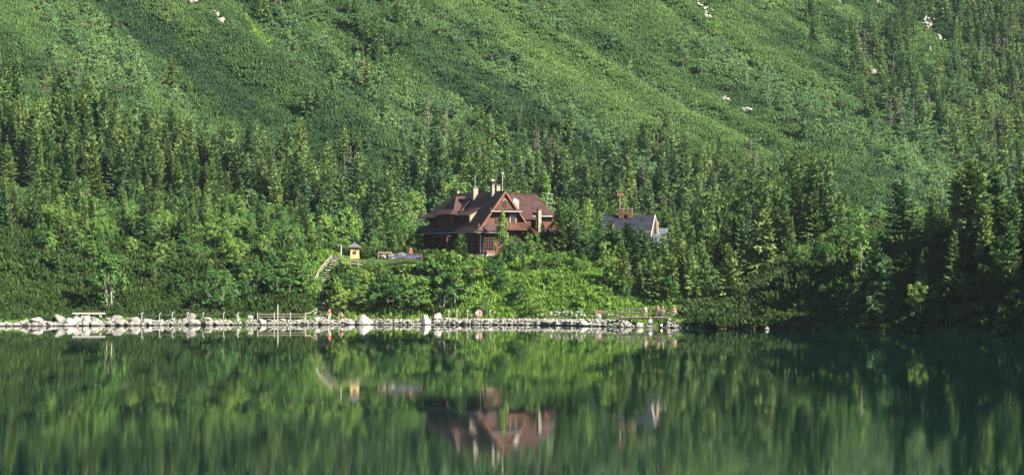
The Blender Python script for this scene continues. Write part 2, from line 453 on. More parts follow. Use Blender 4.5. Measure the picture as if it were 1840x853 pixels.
def leafy_mesh(seed, H=5.0, W=4.0, n_cl=46, n_lf=34, leaf=0.20, stems=4, low=0.12, mat=None, upright=0.0, bark=None):
    rng = np.random.default_rng(seed)
    cl, tries = [], 0
    lump = rng.normal(0, 1, (7, 3)); lump /= np.linalg.norm(lump, axis=1)[:, None]; la = rng.uniform(-0.28, 0.30, 7)
    while len(cl) < n_cl and tries < 5000:
        tries += 1
        d = rng.normal(0, 1, 3); d /= np.linalg.norm(d)
        rr = rng.random() ** 0.38
        g = 1 + sum(la[k] * max(0, d @ lump[k]) ** 3 for k in range(7))
        p = d * rr * g
        z = (p[2] * 0.5 + 0.5) * (1 - low) + low
        if z < low * 0.7 or z > 1.05: continue
        taper = (1 - 0.55 * upright * z)
        p = np.array([p[0] * W / 2 * taper, p[1] * W / 2 * taper, z * H])
        cl.append(p)
    cl = np.array(cl)
    cs = np.repeat(np.arange(len(cl)), n_lf)
    csz = rng.uniform(0.32, 0.62, len(cl)) * (W / 4.0) ** 0.6
    off = rng.normal(0, 1, (len(cs), 3)); off /= np.linalg.norm(off, axis=1)[:, None]
    off *= (rng.random(len(cs)) ** 0.5)[:, None] * csz[cs][:, None]
    off[:, 2] *= 0.75
    pos = cl[cs] + off
    nrm = off / (np.linalg.norm(off, axis=1)[:, None] + 1e-6) * 0.7 + rng.normal(0, 0.55, off.shape) + np.array([0, 0, 0.55])
    nrm /= np.linalg.norm(nrm, axis=1)[:, None]
    rv = rng.normal(0, 1, off.shape)
    t1 = np.cross(nrm, rv); t1 /= np.linalg.norm(t1, axis=1)[:, None]
    t2 = np.cross(nrm, t1)
    s = (leaf * rng.uniform(0.6, 1.35, len(cs)))[:, None]
    a = pos - t1 * s; b = pos + t2 * s * 0.48 + nrm * s * 0.1; c = pos + t1 * s; d = pos - t2 * s * 0.48 + nrm * s * 0.1
    V = np.stack([a, b, c, d], 1).reshape(-1, 3)
    Fc = np.arange(len(V)).reshape(-1, 4)
    crown = mesh_np('leafy_crown', V, Fc, mat or M['leaf'])
    mb = MB()
    for k in range(stems):
        tgt = cl[rng.integers(len(cl))]
        b0 = np.array([rng.normal(0, 0.12), rng.normal(0, 0.12), -0.3])
        mid = b0 * 0.45 + tgt * 0.55 + np.array([0, 0, 0.1 * H]); mid[:2] *= 0.7
        r0 = 0.022 * H * rng.uniform(0.6, 1.0) * (1.4 if stems < 3 else 0.8)
        mb.tube([b0, b0 * 0.6 + mid * 0.4, mid, tgt], [r0, r0 * 0.8, r0 * 0.5, r0 * 0.15], 5)
        for q in range(4):
            t2_ = cl[rng.integers(len(cl))]
            mb.tube([mid, (mid + t2_) / 2 + np.array([0, 0, 0.1]), t2_], [r0 * 0.42, r0 * 0.28, r0 * 0.1], 4)
    trunk = mb.mesh('leafy_trunk', bark or M['palebark'], True)
    return crown, trunk

def pine_clump(seed, n=46, H=1.0, W=1.0, sh=0.42, per=4, mat=None, slim=1.0):
    """dwarf pine: many upright bristly shoots on a low dome"""
    rng = np.random.default_rng(seed)
    V, Fc = [], []
    for i in range(n):
        r = math.sqrt(rng.random()) * W; a = rng.uniform(0, 6.283)
        top = H * (1 - 0.62 * (r / W) ** 2) * rng.uniform(0.65, 1.12)
        base = np.array([r * math.cos(a), r * math.sin(a), top - sh])
        dirv = np.array([math.cos(a) * 0.55 * r / W, math.sin(a) * 0.55 * r / W, 1.0]) + rng.normal(0, 0.16, 3); dirv /= np.linalg.norm(dirv)
        L = sh * rng.uniform(0.8, 1.5)
        for k in range(per):
            b = k * 6.283 / per + rng.uniform(0, 1.0)
            o = np.array([math.cos(b), math.sin(b), 0])
            s = np.cross(dirv, o); s /= np.linalg.norm(s) + 1e-9
            w = L * rng.uniform(0.16, 0.26) * slim
            p = base + o * w * 0.4
            m_ = base + dirv * L * 0.55 + o * w * 1.1
            e = base + dirv * L * rng.uniform(0.9, 1.05)
            q = len(V)
            V.extend((p - dirv * 0.1, m_ + s * w, e + o * w * 0.2, m_ - s * w)); Fc.append((q, q + 1, q + 2, q + 3))
    return mesh_np('dwarf_pine', np.array(V), np.array(Fc), mat or M['pine'])

def grass_clump(seed, n=60, H=0.5, W=0.7, mat=None, wide=0.05):
    rng = np.random.default_rng(seed)
    V, Fc = [], []
    for i in range(n):
        a = rng.uniform(0, 6.283); r = math.sqrt(rng.random()) * W
        p = np.array([r * math.cos(a), r * math.sin(a), -0.08])
        b = rng.uniform(0, 6.283); s = np.array([math.cos(b), math.sin(b), 0]) * wide * rng.uniform(0.7, 1.5)
        lean = rng.normal(0, 0.30, 3); lean[2] = 0
        L = H * rng.uniform(0.5, 1.2)
        m_ = p + np.array([0, 0, L * 0.6]) + lean * L * 0.5
        e = p + np.array([0, 0, L]) + lean * L * 1.6
        q = len(V); V.extend((p - s, p + s, m_ + s * 0.9, m_ - s * 0.9)); Fc.append((q, q + 1, q + 2, q + 3))
        q = len(V); V.extend((m_ - s * 0.9, m_ + s * 0.9, e + s * 0.1, e - s * 0.1)); Fc.append((q, q + 1, q + 2, q + 3))
    return mesh_np('grass_clump', np.array(V), np.array(Fc), mat or M['grassy'])

SPRUCE = [spruce_mesh(100 + i, Rm=(2.1, 2.5, 1.7, 2.3, 2.0, 2.6, 1.6, 2.2)[i], base=(0.05, 0.12, 0.08, 0.04, 0.2, 0.03, 0.28, 0.1)[i], gap=(0.08, 0.16, 0.1, 0.06, 0.22, 0.12, 0.3, 0.24)[i], whorl=(0.36, 0.42, 0.33, 0.36, 0.4, 0.45, 0.42, 0.5)[i], droop=(1.0, 1.3, 0.7, 1.0, 1.2, 0.8, 1.0, 1.4)[i], twig=1.12) for i in range(8)]
SPRUCE_FAR = [spruce_mesh(150 + i, Rm=(2.0, 2.4, 1.8, 2.2)[i], whorl=0.62, nb=6, step=0.5, twig=1.45, base=(0.06, 0.1, 0.05, 0.14)[i]) for i in range(4)]
DEAD = [spruce_mesh(180 + i, Rm=1.5, whorl=0.7, nb=5, step=0.6, twig=0.55, base=0.1, mat=M['dead'], gap=0.2) for i in range(2)]
LEAFY = [leafy_mesh(200 + i, H=5.0, W=(4.2, 3.6, 4.6, 3.4, 4.0)[i], n_cl=(50, 44, 54, 42, 48)[i], n_lf=54, leaf=0.145, upright=(0.2, 0.8, 0.0, 1.0, 0.5)[i]) for i in range(5)]
LEAFY_FAR = [leafy_mesh(250 + i, H=5.0, W=(4.6, 4.0, 3.6)[i], n_cl=30, n_lf=26, leaf=0.20, stems=2, upright=(0.1, 0.5, 0.8)[i], mat=M['leaf_far'], bark=M['bark']) for i in range(3)]
PINE = [pine_clump(300 + i, n=95, H=0.95, sh=0.40, slim=0.7) for i in range(5)]
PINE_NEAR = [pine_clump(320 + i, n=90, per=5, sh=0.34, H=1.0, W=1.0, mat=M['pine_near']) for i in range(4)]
GRASS = [grass_clump(340 + i) for i in range(3)]
HERB = [leafy_mesh(360 + i, H=0.9, W=1.3, n_cl=14, n_lf=14, leaf=0.16, stems=2, low=0.1, mat=M['grassy']) for i in range(2)]

def proto_collection(name, meshes):
    c = bpy.data.collections.new(name)
    for i, me in enumerate(meshes):
        o = bpy.data.objects.new('%s_%02d' % (name, i), me); c.objects.link(o)
    return c

def joined(pair, name):
    """crown and trunk in one mesh, for the uncounted mass"""
    crown, trunk = pair
    bm = bmesh.new(); bm.from_mesh(crown)
    n0 = len(bm.faces); bm.from_mesh(trunk); bm.faces.ensure_lookup_table()
    for f in bm.faces[n0:]: f.material_index = 1
    me = bpy.data.meshes.new(name); bm.to_mesh(me); bm.free()
    me.materials.append(crown.materials[0]); me.materials.append(trunk.materials[0])
    return me

def scatter(name, coll, pts, label, cat, rot_tilt=0.06, seed=1, tone=None):
    """one mass of plants: points carrying a size, a turn and the number of the plant shape"""
    pts = np.asarray(pts, float)     # x y z scale
    rng = np.random.default_rng(seed)
    n = len(pts)
    me = bpy.data.meshes.new(name)
    me.vertices.add(n); me.vertices.foreach_set('co', pts[:, :3].astype(np.float32).ravel())
    sc = np.repeat(pts[:, 3:4], 3, 1)
    sc[:, :2] *= rng.uniform(0.85, 1.2, (n, 1))
    a = me.attributes.new('size', 'FLOAT_VECTOR', 'POINT'); a.data.foreach_set('vector', sc.astype(np.float32).ravel())
    rot = np.stack([rng.normal(0, rot_tilt, n), rng.normal(0, rot_tilt, n), rng.uniform(0, 6.283, n)], 1)
    a = me.attributes.new('turn', 'FLOAT_VECTOR', 'POINT'); a.data.foreach_set('vector', rot.astype(np.float32).ravel())
    a = me.attributes.new('shape', 'INT', 'POINT'); a.data.foreach_set('value', rng.integers(0, len(coll.objects), n).astype(np.int32))
    if tone is not None:
        a = me.attributes.new('tone', 'FLOAT', 'POINT'); a.data.foreach_set('value', np.asarray(tone, np.float32))
    o = link(bpy.data.objects.new(name, me))
    g = bpy.data.node_groups.new(name, 'GeometryNodeTree')
    g.interface.new_socket('Geometry', in_out='INPUT', socket_type='NodeSocketGeometry')
    g.interface.new_socket('Geometry', in_out='OUTPUT', socket_type='NodeSocketGeometry')
    N, Lk = g.nodes, g.links
    gi, go = N.new('NodeGroupInput'), N.new('NodeGroupOutput')
    ip = N.new('GeometryNodeInstanceOnPoints'); ci = N.new('GeometryNodeCollectionInfo')
    ci.inputs['Collection'].default_value = coll; ci.inputs['Separate Children'].default_value = True; ci.inputs['Reset Children'].default_value = True
    def attr(nm, ty):
        q = N.new('GeometryNodeInputNamedAttribute'); q.data_type = ty; q.inputs['Name'].default_value = nm
        return q.outputs[0]
    Lk.new(gi.outputs[0], ip.inputs['Points']); Lk.new(ci.outputs[0], ip.inputs['Instance'])
    ip.inputs['Pick Instance'].default_value = True
    Lk.new(attr('shape', 'INT'), ip.inputs['Instance Index'])
    Lk.new(attr('turn', 'FLOAT_VECTOR'), ip.inputs['Rotation']); Lk.new(attr('size', 'FLOAT_VECTOR'), ip.inputs['Scale'])
    Lk.new(ip.outputs[0], go.inputs[0])
    md = o.modifiers.new('plants', 'NODES'); md.node_group = g
    tag(o, label, cat, kind='stuff')
    return o

# ---------------------------------------------------------------- where plants grow
def inside(px, py, poly):
    px, py = np.asarray(px), np.asarray(py)
    r = np.zeros(px.shape, bool)
    n = len(poly)
    for i in range(n):
        x1, y1 = poly[i]; x2, y2 = poly[(i + 1) % n]
        c = ((y1 > py) != (y2 > py))
        with np.errstate(divide='ignore', invalid='ignore'):
            r ^= c & (px < (x2 - x1) * (py - y1) / (y2 - y1 + 1e-12) + x1)
    return r

def jitter(x0, x1, y0, y1, s, seed):
    rng = np.random.default_rng(seed)
    gx, gy = np.meshgrid(np.arange(x0, x1, s), np.arange(y0, y1, s))
    gx = gx.ravel() + rng.uniform(-0.5, 0.5, gx.size) * s; gy = gy.ravel() + rng.uniform(-0.5, 0.5, gy.size) * s
    z = ground_z(gx, gy)
    px, py = project(gx, gy, z)
    ok = (px > -170) & (px < 2010) & (py > -90) & (gy > shore(gx) + 0.1)
    return gx[ok], gy[ok], z[ok], px[ok], py[ok], rng

# places kept clear of plants: px, py footprints in the ground plane (x0, x1, y0, y1)
HUT_O = Vector((X_of(862, 374), 374.0, 10.25)); HUT_RZ = R(28)
def hut_local(X, Y):
    dx, dy = X - HUT_O.x, Y - HUT_O.y
    c, s = math.cos(HUT_RZ), math.sin(HUT_RZ)
    return dx * c + dy * s, -dx * s + dy * c
ANNEX_O = Vector((X_of(1080, 392), 392.0, 10.5))

def clear_of(X, Y, grow=0.0):
    a, b = hut_local(X, Y)
    g = grow
    hit = (a > -3 - g) & (a < 9 + g) & (b > -1.2 - g) & (b < 21.5 + g)
    hit |= (a > 4 - g) & (a < 21.5 + g) & (b > 5 - g) & (b < 17 + g)
    hit |= (X > ANNEX_O.x - 1 - g) & (X < ANNEX_O.x + 12 + g) & (Y > 389 - g) & (Y < 401 + g)
    px = 920 + X / Y * FPX
    d = Y - shore(X)
    hit |= (px > 620) & (px < 770) & (Y > 371.5 - g) & (Y < 381 + g)           # terrace and kiosk
    hit |= (np.abs(X - stair_x(Y)) < 1.25 + g) & (Y > 358) & (Y < 379)         # stairs
    hit |= (d < 5.0) & (px > 560) & (px < 1120) & (d > 0)                       # lakeside path
    hit |= (d < 3.4) & (px > 480) & (px < 570) & (d > 0)
    hit |= (d < 5.5) & (px >= 1110) & (px < 1215) & (d > 0)
    return hit

def stair_x(Y):
    return np.interp(Y, [356, 362, 368, 372, 377, 380], [-28.4, -28.4, -28.6, -28.2, -26.3, -24.5])

FOREST = [(-200, 150), (0, 200), (120, 225), (250, 290), (420, 318), (560, 335), (660, 345), (760, 330), (860, 300), (960, 318), (1080, 305), (1220, 318), (1340, 345), (1480, 420), (1590, 470), (1700, 480),
          (1560, 560), (1250, 562), (1180, 500), (1130, 440), (1040, 400), (960, 390), (860, 400), (740, 415), (600, 420), (500, 395), (420, 385), (300, 385), (150, 365), (0, 340), (-200, 330)]
FAR_SPRUCE = [(1500, 90), (1600, 40), (1700, -60), (2010, -90), (2010, 480), (1800, 340), (1700, 290), (1620, 270), (1560, 220)]
THICKET = [(-200, 300), (0, 330), (150, 360), (300, 385), (430, 395), (600, 425), (700, 440), (800, 470), (800, 560), (560, 560), (330, 545), (200, 530), (90, 500), (-200, 500)]

spruces, leafys = [], []      # x, y, height, style, zone
gx, gy, gzv, px, py, rng = jitter(-170, 260, 372, 760, 2.3, 41)
ok = inside(px, py, FOREST) & ~clear_of(gx, gy, 1.0)
for i in np.nonzero(ok)[0]:
    edge = rng.random()
    nn = float(vnoise(gx[i] * 0.06, gy[i] * 0.06, 77))
    if nn > 0.58 and rng.random() < 0.6:
        leafys.append((gx[i], gy[i], rng.uniform(3.5, 6.5), 'forest'))
    elif rng.random() < 0.84 and float(vnoise(gx[i] * 0.16, gy[i] * 0.16, 91)) > 0.16:
        h = (rng.uniform(5.0, 9.5) if rng.random() < 0.45 else rng.uniform(8.5, 12.5)) * (0.8 + 0.4 * nn)
        if px[i] > 1230 and py[i] > 400: h *= 1.1
        spruces.append((gx[i], gy[i], h, 'forest'))
gx, gy, gzv, px, py, rng = jitter(0, 330, 480, 1050, 4.2, 42)
ok = inside(px, py, FAR_SPRUCE)
for i in np.nonzero(ok)[0]:
    nn = float(fbm(gx[i] * 0.02, gy[i] * 0.02, 78))
    pr = 0.25 + 1.6 * (nn - 0.35) + 0.3 * (px[i] > 1680)
    if rng.random() < pr:
        spruces.append((gx[i], gy[i], rng.uniform(6.5, 12.5), 'farslope'))
    elif rng.random() < 0.4:
        leafys.append((gx[i], gy[i], rng.uniform(3.5, 6.0), 'farslope'))
# lone spruces and broadleaved scrub up on the open slope
SLOPE_SPRUCE = [((60, 165), 90, 30, 14), ((200, 235), 70, 30, 12), ((330, 275), 70, 25, 10), ((470, 300), 70, 25, 10), ((620, 310), 60, 25, 8), ((1000, 275), 70, 30, 8), ((1180, 285), 80, 30, 10), ((1330, 310), 60, 30, 10), ((1440, 370), 50, 40, 8), ((1460, 300), 40, 40, 3), ((500, 20), 34, 50, 9), ((690, 95), 46, 60, 14), ((650, 170), 60, 60, 6), ((560, 215), 40, 40, 3), ((740, 260), 60, 60, 10), ((850, 262), 80, 55, 24),
                ((1560, 95), 60, 60, 8), ((1490, 60), 60, 50, 5), ((690, 30), 60, 30, 6), ((1350, 120), 50, 40, 2), ((320, 175), 25, 15, 2), ((1640, 175), 60, 50, 16), ((1450, 50), 20, 20, 2), ((240, 60), 90, 50, 4), ((185, 20), 15, 15, 2)]
def ray_ground(px_, py_):
    """where the line of sight through a pixel meets the ground"""
    Ys = np.arange(300, 1100, 1.0)
    Xs = (px_ - 920) / FPX * Ys
    zl = CAMH + (HORIZON - py_) / FPX * Ys
    hit = np.nonzero(ground_z(Xs, Ys) >= zl)[0]
    if len(hit) == 0: return None
    k = hit[0]
    return float(Xs[k]), float(Ys[k])
rng = np.random.default_rng(5)
for (c, sx, sy, n) in SLOPE_SPRUCE:
    for k in range(n):
        g = ray_ground(c[0] + rng.normal(0, sx * 0.55), c[1] + rng.normal(0, sy * 0.55))
        if g: spruces.append((g[0], g[1], rng.uniform(5.0, 10.0), 'slope'))
gx, gy, gzv, px, py, rng = jitter(-170, 300, 440, 1000, 3.4, 43)
wlk = -gx * 0.643 + gy * 0.766; ulk = gx * 0.766 + gy * 0.643
scrub = fbm(ulk * 0.050, wlk * 0.009, 51, 3) + 0.28 * (fbm(gx * 0.05, gy * 0.05, 52, 2) - 0.5)
band = np.exp(-((py - (60 + (px - 900) * 0.33)) / 75.0) ** 2) * (px > 820) + np.exp(-((py - (20 + (px - 500) * 0.8)) / 60.0) ** 2) * (px > 450) * (px < 900)
band += 0.6 * sstep(1300, 1700, px)
thr = 0.615 - 0.15 * band + 0.08 * (px < 460)
for i in np.nonzero((scrub > thr) & ~inside(px, py, FOREST))[0]:
    if rng.random() < 0.75:
        leafys.append((gx[i], gy[i], rng.uniform(2.6, 5.6), 'slope'))
# lakeside thickets
gx, gy, gzv, px, py, rng = jitter(-110, 60, 356, 430, 2.9, 44)
ok = inside(px, py, THICKET) & ~clear_of(gx, gy, 0.7)
for i in np.nonzero(ok)[0]:
    q = rng.random()
    nn = float(vnoise(gx[i] * 0.09, gy[i] * 0.09, 79)); up = float(sstep(480, 400, py[i]))
    if px[i] < 60 and py[i] > 330 and q < 0.8: continue
    if q < 0.25 + 0.6 * nn:
        leafys.append((gx[i], gy[i], rng.uniform(2.6, 4.6) + 1.8 * up * rng.random(), 'thicket'))
    elif q > 0.80 - 0.22 * up:
        spruces.append((gx[i], gy[i], rng.uniform(3.0, 5.5) + 4.0 * up * rng.random() + 1.0 * up, 'thicket'))
# around the mound
gx, gy, gzv, px, py, rng = jitter(-30, 60, 336, 420, 2.2, 45)
MOUND_R = [(1000, 462), (1010, 440), (1060, 430), (1290, 430), (1290, 552), (1100, 545), (1070, 490)]
ok = inside(px, py, MOUND_R) & ~clear_of(gx, gy, 0.5)
for i in np.nonzero(ok)[0]:
    q = rng.random()
    if q < 0.32: spruces.append((gx[i], gy[i], rng.uniform(5, 9.5), 'mound'))
    elif q < 0.62: leafys.append((gx[i], gy[i], rng.uniform(3, 5.5), 'mound'))
FRONT = [(590, 500), (800, 490), (830, 500), (800, 560), (590, 560)]
# the headland on the right and the trees beyond the frame's right edge
gx, gy, gzv, px, py, rng = jitter(36, 120, 225, 370, 2.6, 46)
d = gy - shore(gx)
ok = (d > 2.0) & (d < 45) & (gx > 40)
for i in np.nonzero(ok)[0]:
    q = rng.random()
    e = float(sstep(50, 64, gx[i]))
    if q < 0.10 + 0.25 * e and d[i] > 4:
        spruces.append((gx[i], gy[i], rng.uniform(3, 6) + (7 * rng.random() if px[i] > 1710 else 0.0) - (1.0 if px[i] > 1850 else 0), 'headland'))
    elif q < 0.6:
        leafys.append((gx[i], gy[i], rng.uniform(2.0, 3.8), 'headland'))

# trees that stand out, by pixel column, depth, and row of their tip: (px, Y, top row, width factor, kind, label)
HERO = [
    (1748, 318, 286, 1.25, 's', 'tallest dark spruce on the shaded headland, its tip highest of the group'),
    (1783, 322, 303, 1.15, 's', 'tall spruce just behind and beside the tallest one on the headland'),
    (1722, 325, 320, 1.0, 's', 'slender spruce hugging the near side of the tallest headland spruce'),
    (1812, 316, 352, 1.1, 's', 'broad spruce at the far end of the headland group'),
    (1840, 312, 300, 1.2, 's', 'tall spruce cut by the right edge of the picture'),
    (1617, 330, 318, 1.05, 's', 'lone pointed spruce rising above the start of the headland bank'),
    (1683, 326, 340, 1.05, 's', 'pointed spruce midway between the lone headland spruce and the tallest one'),
    (1655, 315, 448, 0.9, 's', 'small pale spruce with a bare whitish stem on the dark headland'),
    (1546, 325, 398, 1.1, 'l', 'thin airy broadleaved tree with pale stem where the headland begins'),
    (1575, 318, 428, 0.9, 's', 'thin small spruce beside the airy pale-stemmed tree'),
    (1525, 314, 505, 1.1, 'l', 'low sunlit shrub by the water on the dark headland'),
    (1830, 290, 540, 1.3, 'l', 'bright sunlit shrub at the water by the right edge'),
    (1655, 306, 500, 0.9, 'l', 'sunlit sapling in front of the dark headland trees'),
    (1310, 352, 435, 1.2, 's', 'broad dark spruce standing over the shore bushes beside the footbridge'),
    (1345, 362, 400, 1.0, 's', 'pale green spruce behind the broad dark one near the footbridge'),
    (1381, 362, 372, 1.05, 's', 'tall spruce with a bit of bare trunk, rising behind the shore bushes'),
    (1418, 368, 390, 1.0, 's', 'spruce filling the gap before the headland bank begins'),
    (1266, 360, 436, 0.95, 's', 'slender light spruce to the side of the slate blue roof'),
    (1140, 368, 402, 1.2, 's', 'dark bushy spruce standing right before the dark grey roof'),
    (1096, 372, 393, 1.3, 's', 'spruce covering the near end of the dark grey roof'),
    (1168, 370, 440, 1.1, 's', 'spruce below the white trimmed gable of the dark grey house'),
    (1120, 364, 452, 1.1, 's', 'dense spruce halfway down the mound under the dark grey roof'),
    (1078, 374, 396, 1.2, 's', 'slim spruce at the very left end of the dark grey roof'),
    (1112, 371, 410, 1.3, 's', 'dark spruce below the brick chimneys of the grey roofed house'),
    (1128, 373, 398, 1.25, 's', 'pointed spruce overlapping the middle of the dark grey roof'),
    (1156, 373, 408, 1.3, 's', 'bushy spruce just before the white trimmed gable'),
    (1186, 374, 418, 1.3, 's', 'spruce in front of the slate blue lower roof'),
    (1204, 378, 408, 0.9, 's', 'spruce at the outer edge of the slate blue lower roof'),
    (870, 361.5, 535, 1.2, 'l', 'low shrub on the sunlit grass above the tilted fence caps'),
    (935, 363, 505, 1.1, 'l', 'dark shrub in the middle of the sunlit grass slope'),
    (960, 360, 528, 1.2, 'l', 'shrub on the grass just above the stone wall'),
    (1010, 364, 500, 1.2, 'l', 'shrub casting shade on the right part of the grass slope'),
    (885, 369, 462, 1.2, 'l', 'leafy shrub on the rim of the mound under the lodge balcony'),
    (940, 368.5, 452, 1.1, 's', 'small spruce on the rim of the mound before the lodge'),
    (968, 369, 455, 1.2, 'l', 'leafy shrub on the rim of the mound under the cream chimney'),
    (1000, 369, 450, 1.2, 'l', 'broad shrub on the rim of the mound under the little gable'),
    (1030, 368, 448, 1.1, 's', 'dark young spruce on the rim between the two houses'),
    (1048, 366, 462, 1.2, 'l', 'shrub on the shoulder of the mound between the two houses'),
    (985, 365, 490, 1.0, 'l', 'small shrub halfway down the grass slope'),
    (905, 366, 488, 1.0, 'l', 'shrub at the top of the sunlit grass slope'),
    (1062, 372, 420, 1.0, 'l', 'light airy tree between the two houses'),
    (1020, 392, 352, 1.2, 'l', 'tall yellow-green tree behind the end of the wooden lodge'),
    (1045, 396, 362, 1.1, 'l', 'yellow-green tree between the lodge roof and the dark grey roof'),
    (985, 400, 325, 1.0, 'l', 'light green tree rising above the far end of the lodge ridge'),
    (990, 374, 422, 1.1, 'l', 'leafy tree in front of the little gable of the lodge'),
    (958, 373, 418, 1.1, 'l', 'leafy tree before the lit timber wall of the lodge'),
    (902, 371.2, 372, 0.55, 'l', 'thin rowan growing up the front of the lodge gable'),
    (925, 371.5, 424, 1.0, 'l', 'bushy rowan right of the big paned lodge window'),
    (828, 365.5, 418, 0.95, 's', 'small bright spruce before the shaded lodge front'),
    (812, 364, 448, 1.3, 'l', 'rounded bush at the foot of the small bright spruce by the lodge'),
    (850, 368.5, 455, 1.2, 'l', 'bush under the corner of the lodge'),
    (775, 368, 452, 1.1, 'l', 'pale bush at the end of the terrace railing'),
    (660, 386, 382, 1.15, 's', 'dark spruce directly behind the yellow kiosk'),
    (695, 388, 372, 1.0, 's', 'light spruce behind the terrace boulders'),
    (722, 390, 380, 1.0, 'l', 'tall airy birch-like tree behind the terrace'),
    (745, 392, 402, 1.3, 'l', 'dark bushy tree beside the lodge corner'),
    (620, 385, 360, 1.1, 'l', 'light tree behind the bent lamp pole at the stair head'),
    (668, 370.8, 462, 1.2, 'l', 'bush between the kiosk railing and the terrace boulders'),
    (683, 370.2, 470, 1.2, 'l', 'low bush at the near end of the blue banner'),
    (640, 368.5, 478, 1.3, 'l', 'bush on the bank right below the kiosk'),
    (760, 369.5, 470, 1.1, 'l', 'bush at the far end of the blue banner'),
    (972, 374.5, 398, 0.8, 's', 'slim spruce before the low cream chimney of the lodge'),
    (625, 366, 492, 1.35, 'l', 'round bush at the side of the shaded stairs'),
    (612, 362, 505, 1.25, 'l', 'bush at the foot of the stone stairs'),
    (700, 363, 488, 1.6, 'l', 'large rounded bush on the bank under the small fence'),
    (745, 363, 492, 1.4, 'l', 'blue-green bush on the bank above the pyramid boulder'),
    (795, 363, 478, 1.3, 'l', 'pale bush below the lodge terrace end'),
    (650, 363.5, 512, 1.3, 'l', 'spreading bush above the pointed shore boulder'),
    (548, 366, 470, 1.4, 'l', 'bright rounded tree at the left side of the stair railing'),
    (500, 366, 478, 1.3, 'l', 'leafy tree over the tall pale shore pole'),
    (395, 362, 483, 1.35, 'l', 'bright leafy bush above the square white block'),
    (195, 362, 440, 1.3, 'l', 'pale tree with bare twigs above the plank bench'),
    (530, 370, 440, 1.3, 'l', 'green leafy tree up the bank from the stair railing'),
]
hero_xy = []
HEROES = []
for (hx, hy, ht, hw, hk, hl) in HERO:
    X = X_of(hx, hy); hy = max(hy, float(shore(X)) + 1.3); X = X_of(hx, hy); g = gz(X, hy)
    top = CAMH + (HORIZON - ht) / FPX * hy
    HEROES.append((X, hy, g, max(1.2, top - g), hw, hk, hl)); hero_xy.append((X, hy))

hero_xy = np.array(hero_xy)
# sight lines that stay open: nothing tall may stand before these (px0, px1, row that must stay clear, nearest depth)
OPEN = [(752, 868, 462, 373), (868, 940, 452, 372), (940, 1018, 402, 372), (1085, 1172, 402, 388), (560, 592, 566, 380), (592, 660, 470, 377), (630, 770, 472, 380), (700, 770, 496, 370), (895, 1085, 566, 352), (1085, 1235, 570, 352)]
def blocks(X, Y, h):
    g = gz(X, Y)
    px_, top = project(X, Y, g + h)
    hw = 0.24 * h / Y * FPX
    for (a, b, row, yy) in OPEN:
        if Y < yy and px_ + hw > a and px_ - hw < b and top < row: return True
    return False
def filt(lst):
    out = []
    for t in lst:
        if clear_of(np.array([t[0]]), np.array([t[1]]), 0.8)[0]: continue
        if np.min((hero_xy[:, 0] - t[0]) ** 2 + (hero_xy[:, 1] - t[1]) ** 2) < 1.6: continue
        if t[1] < 382 and blocks(t[0], t[1], t[2]): continue
        out.append(t)
    return out
ROCKS_PX = [((395, 38), 12, 9), ((340, 3), 18, 6), ((435, 3), 12, 7), ((1258, 10), 14, 12), ((1272, 30), 8, 10), ((1668, 45), 16, 14), ((1693, 71), 8, 5), ((1510, 5), 7, 6), ((1575, 10), 5, 6), ((1604, 6), 5, 5),
            ((1800, 172), 4, 8), ((1567, 132), 5, 7), ((1305, 183), 12, 4), ((1340, 202), 14, 4), ((1671, 92), 4, 5), ((1735, 118), 5, 5)]
def hides_rock(t):
    if t[1] < 440: return False
    g = gz(t[0], t[1]); p_, top = project(t[0], t[1], g + t[2]); _, bot = project(t[0], t[1], g)
    hw = 0.16 * t[2] / t[1] * FPX
    return any(abs(p_ - c[0]) < a + hw and top < c[1] + b and bot > c[1] - b for (c, a, b) in ROCKS_PX)
spruces = [t for t in filt(spruces) if not hides_rock(t)]; leafys = [t for t in filt(leafys) if not hides_rock(t)]

def tree_thing(name, pair, loc, h, h0, wf, rz, part_trunk='trunk'):
    o = empty(name, loc, rz)
    k = h / h0
    o.scale = (k * wf, k * wf, k)
    o.rotation_euler = (0.035 * math.sin(loc[0] * 7.1), 0.035 * math.sin(loc[0] * 3.7 + 1), rz)
    link(bpy.data.objects.new('crown', pair[0]), o)
    link(bpy.data.objects.new(part_trunk, pair[1]), o)
    return o

rng = np.random.default_rng(9)
for i, (X, Y, g, h, wf, k, lab) in enumerate(HEROES):
    if k == 's':
        o = tree_thing('spruce_tree', SPRUCE[i % 8], (X, Y, g - 0.1), h, 12.0, wf * (1.0 if h < 9 else 1.25), rng.uniform(0, 6.28))
        tag(o, lab, 'spruce', 'spruces that stand out near the shore')
    else:
        o = tree_thing('rowan_tree' if h > 3.2 else 'leafy_shrub', LEAFY[i % 5], (X, Y, g - 0.1), h, 5.0, wf * min(1.0, (4.6 / h) ** 0.5), rng.uniform(0, 6.28))
        tag(o, lab, 'tree' if h > 3.2 else 'shrub', 'broadleaved trees and shrubs that stand out near the shore')

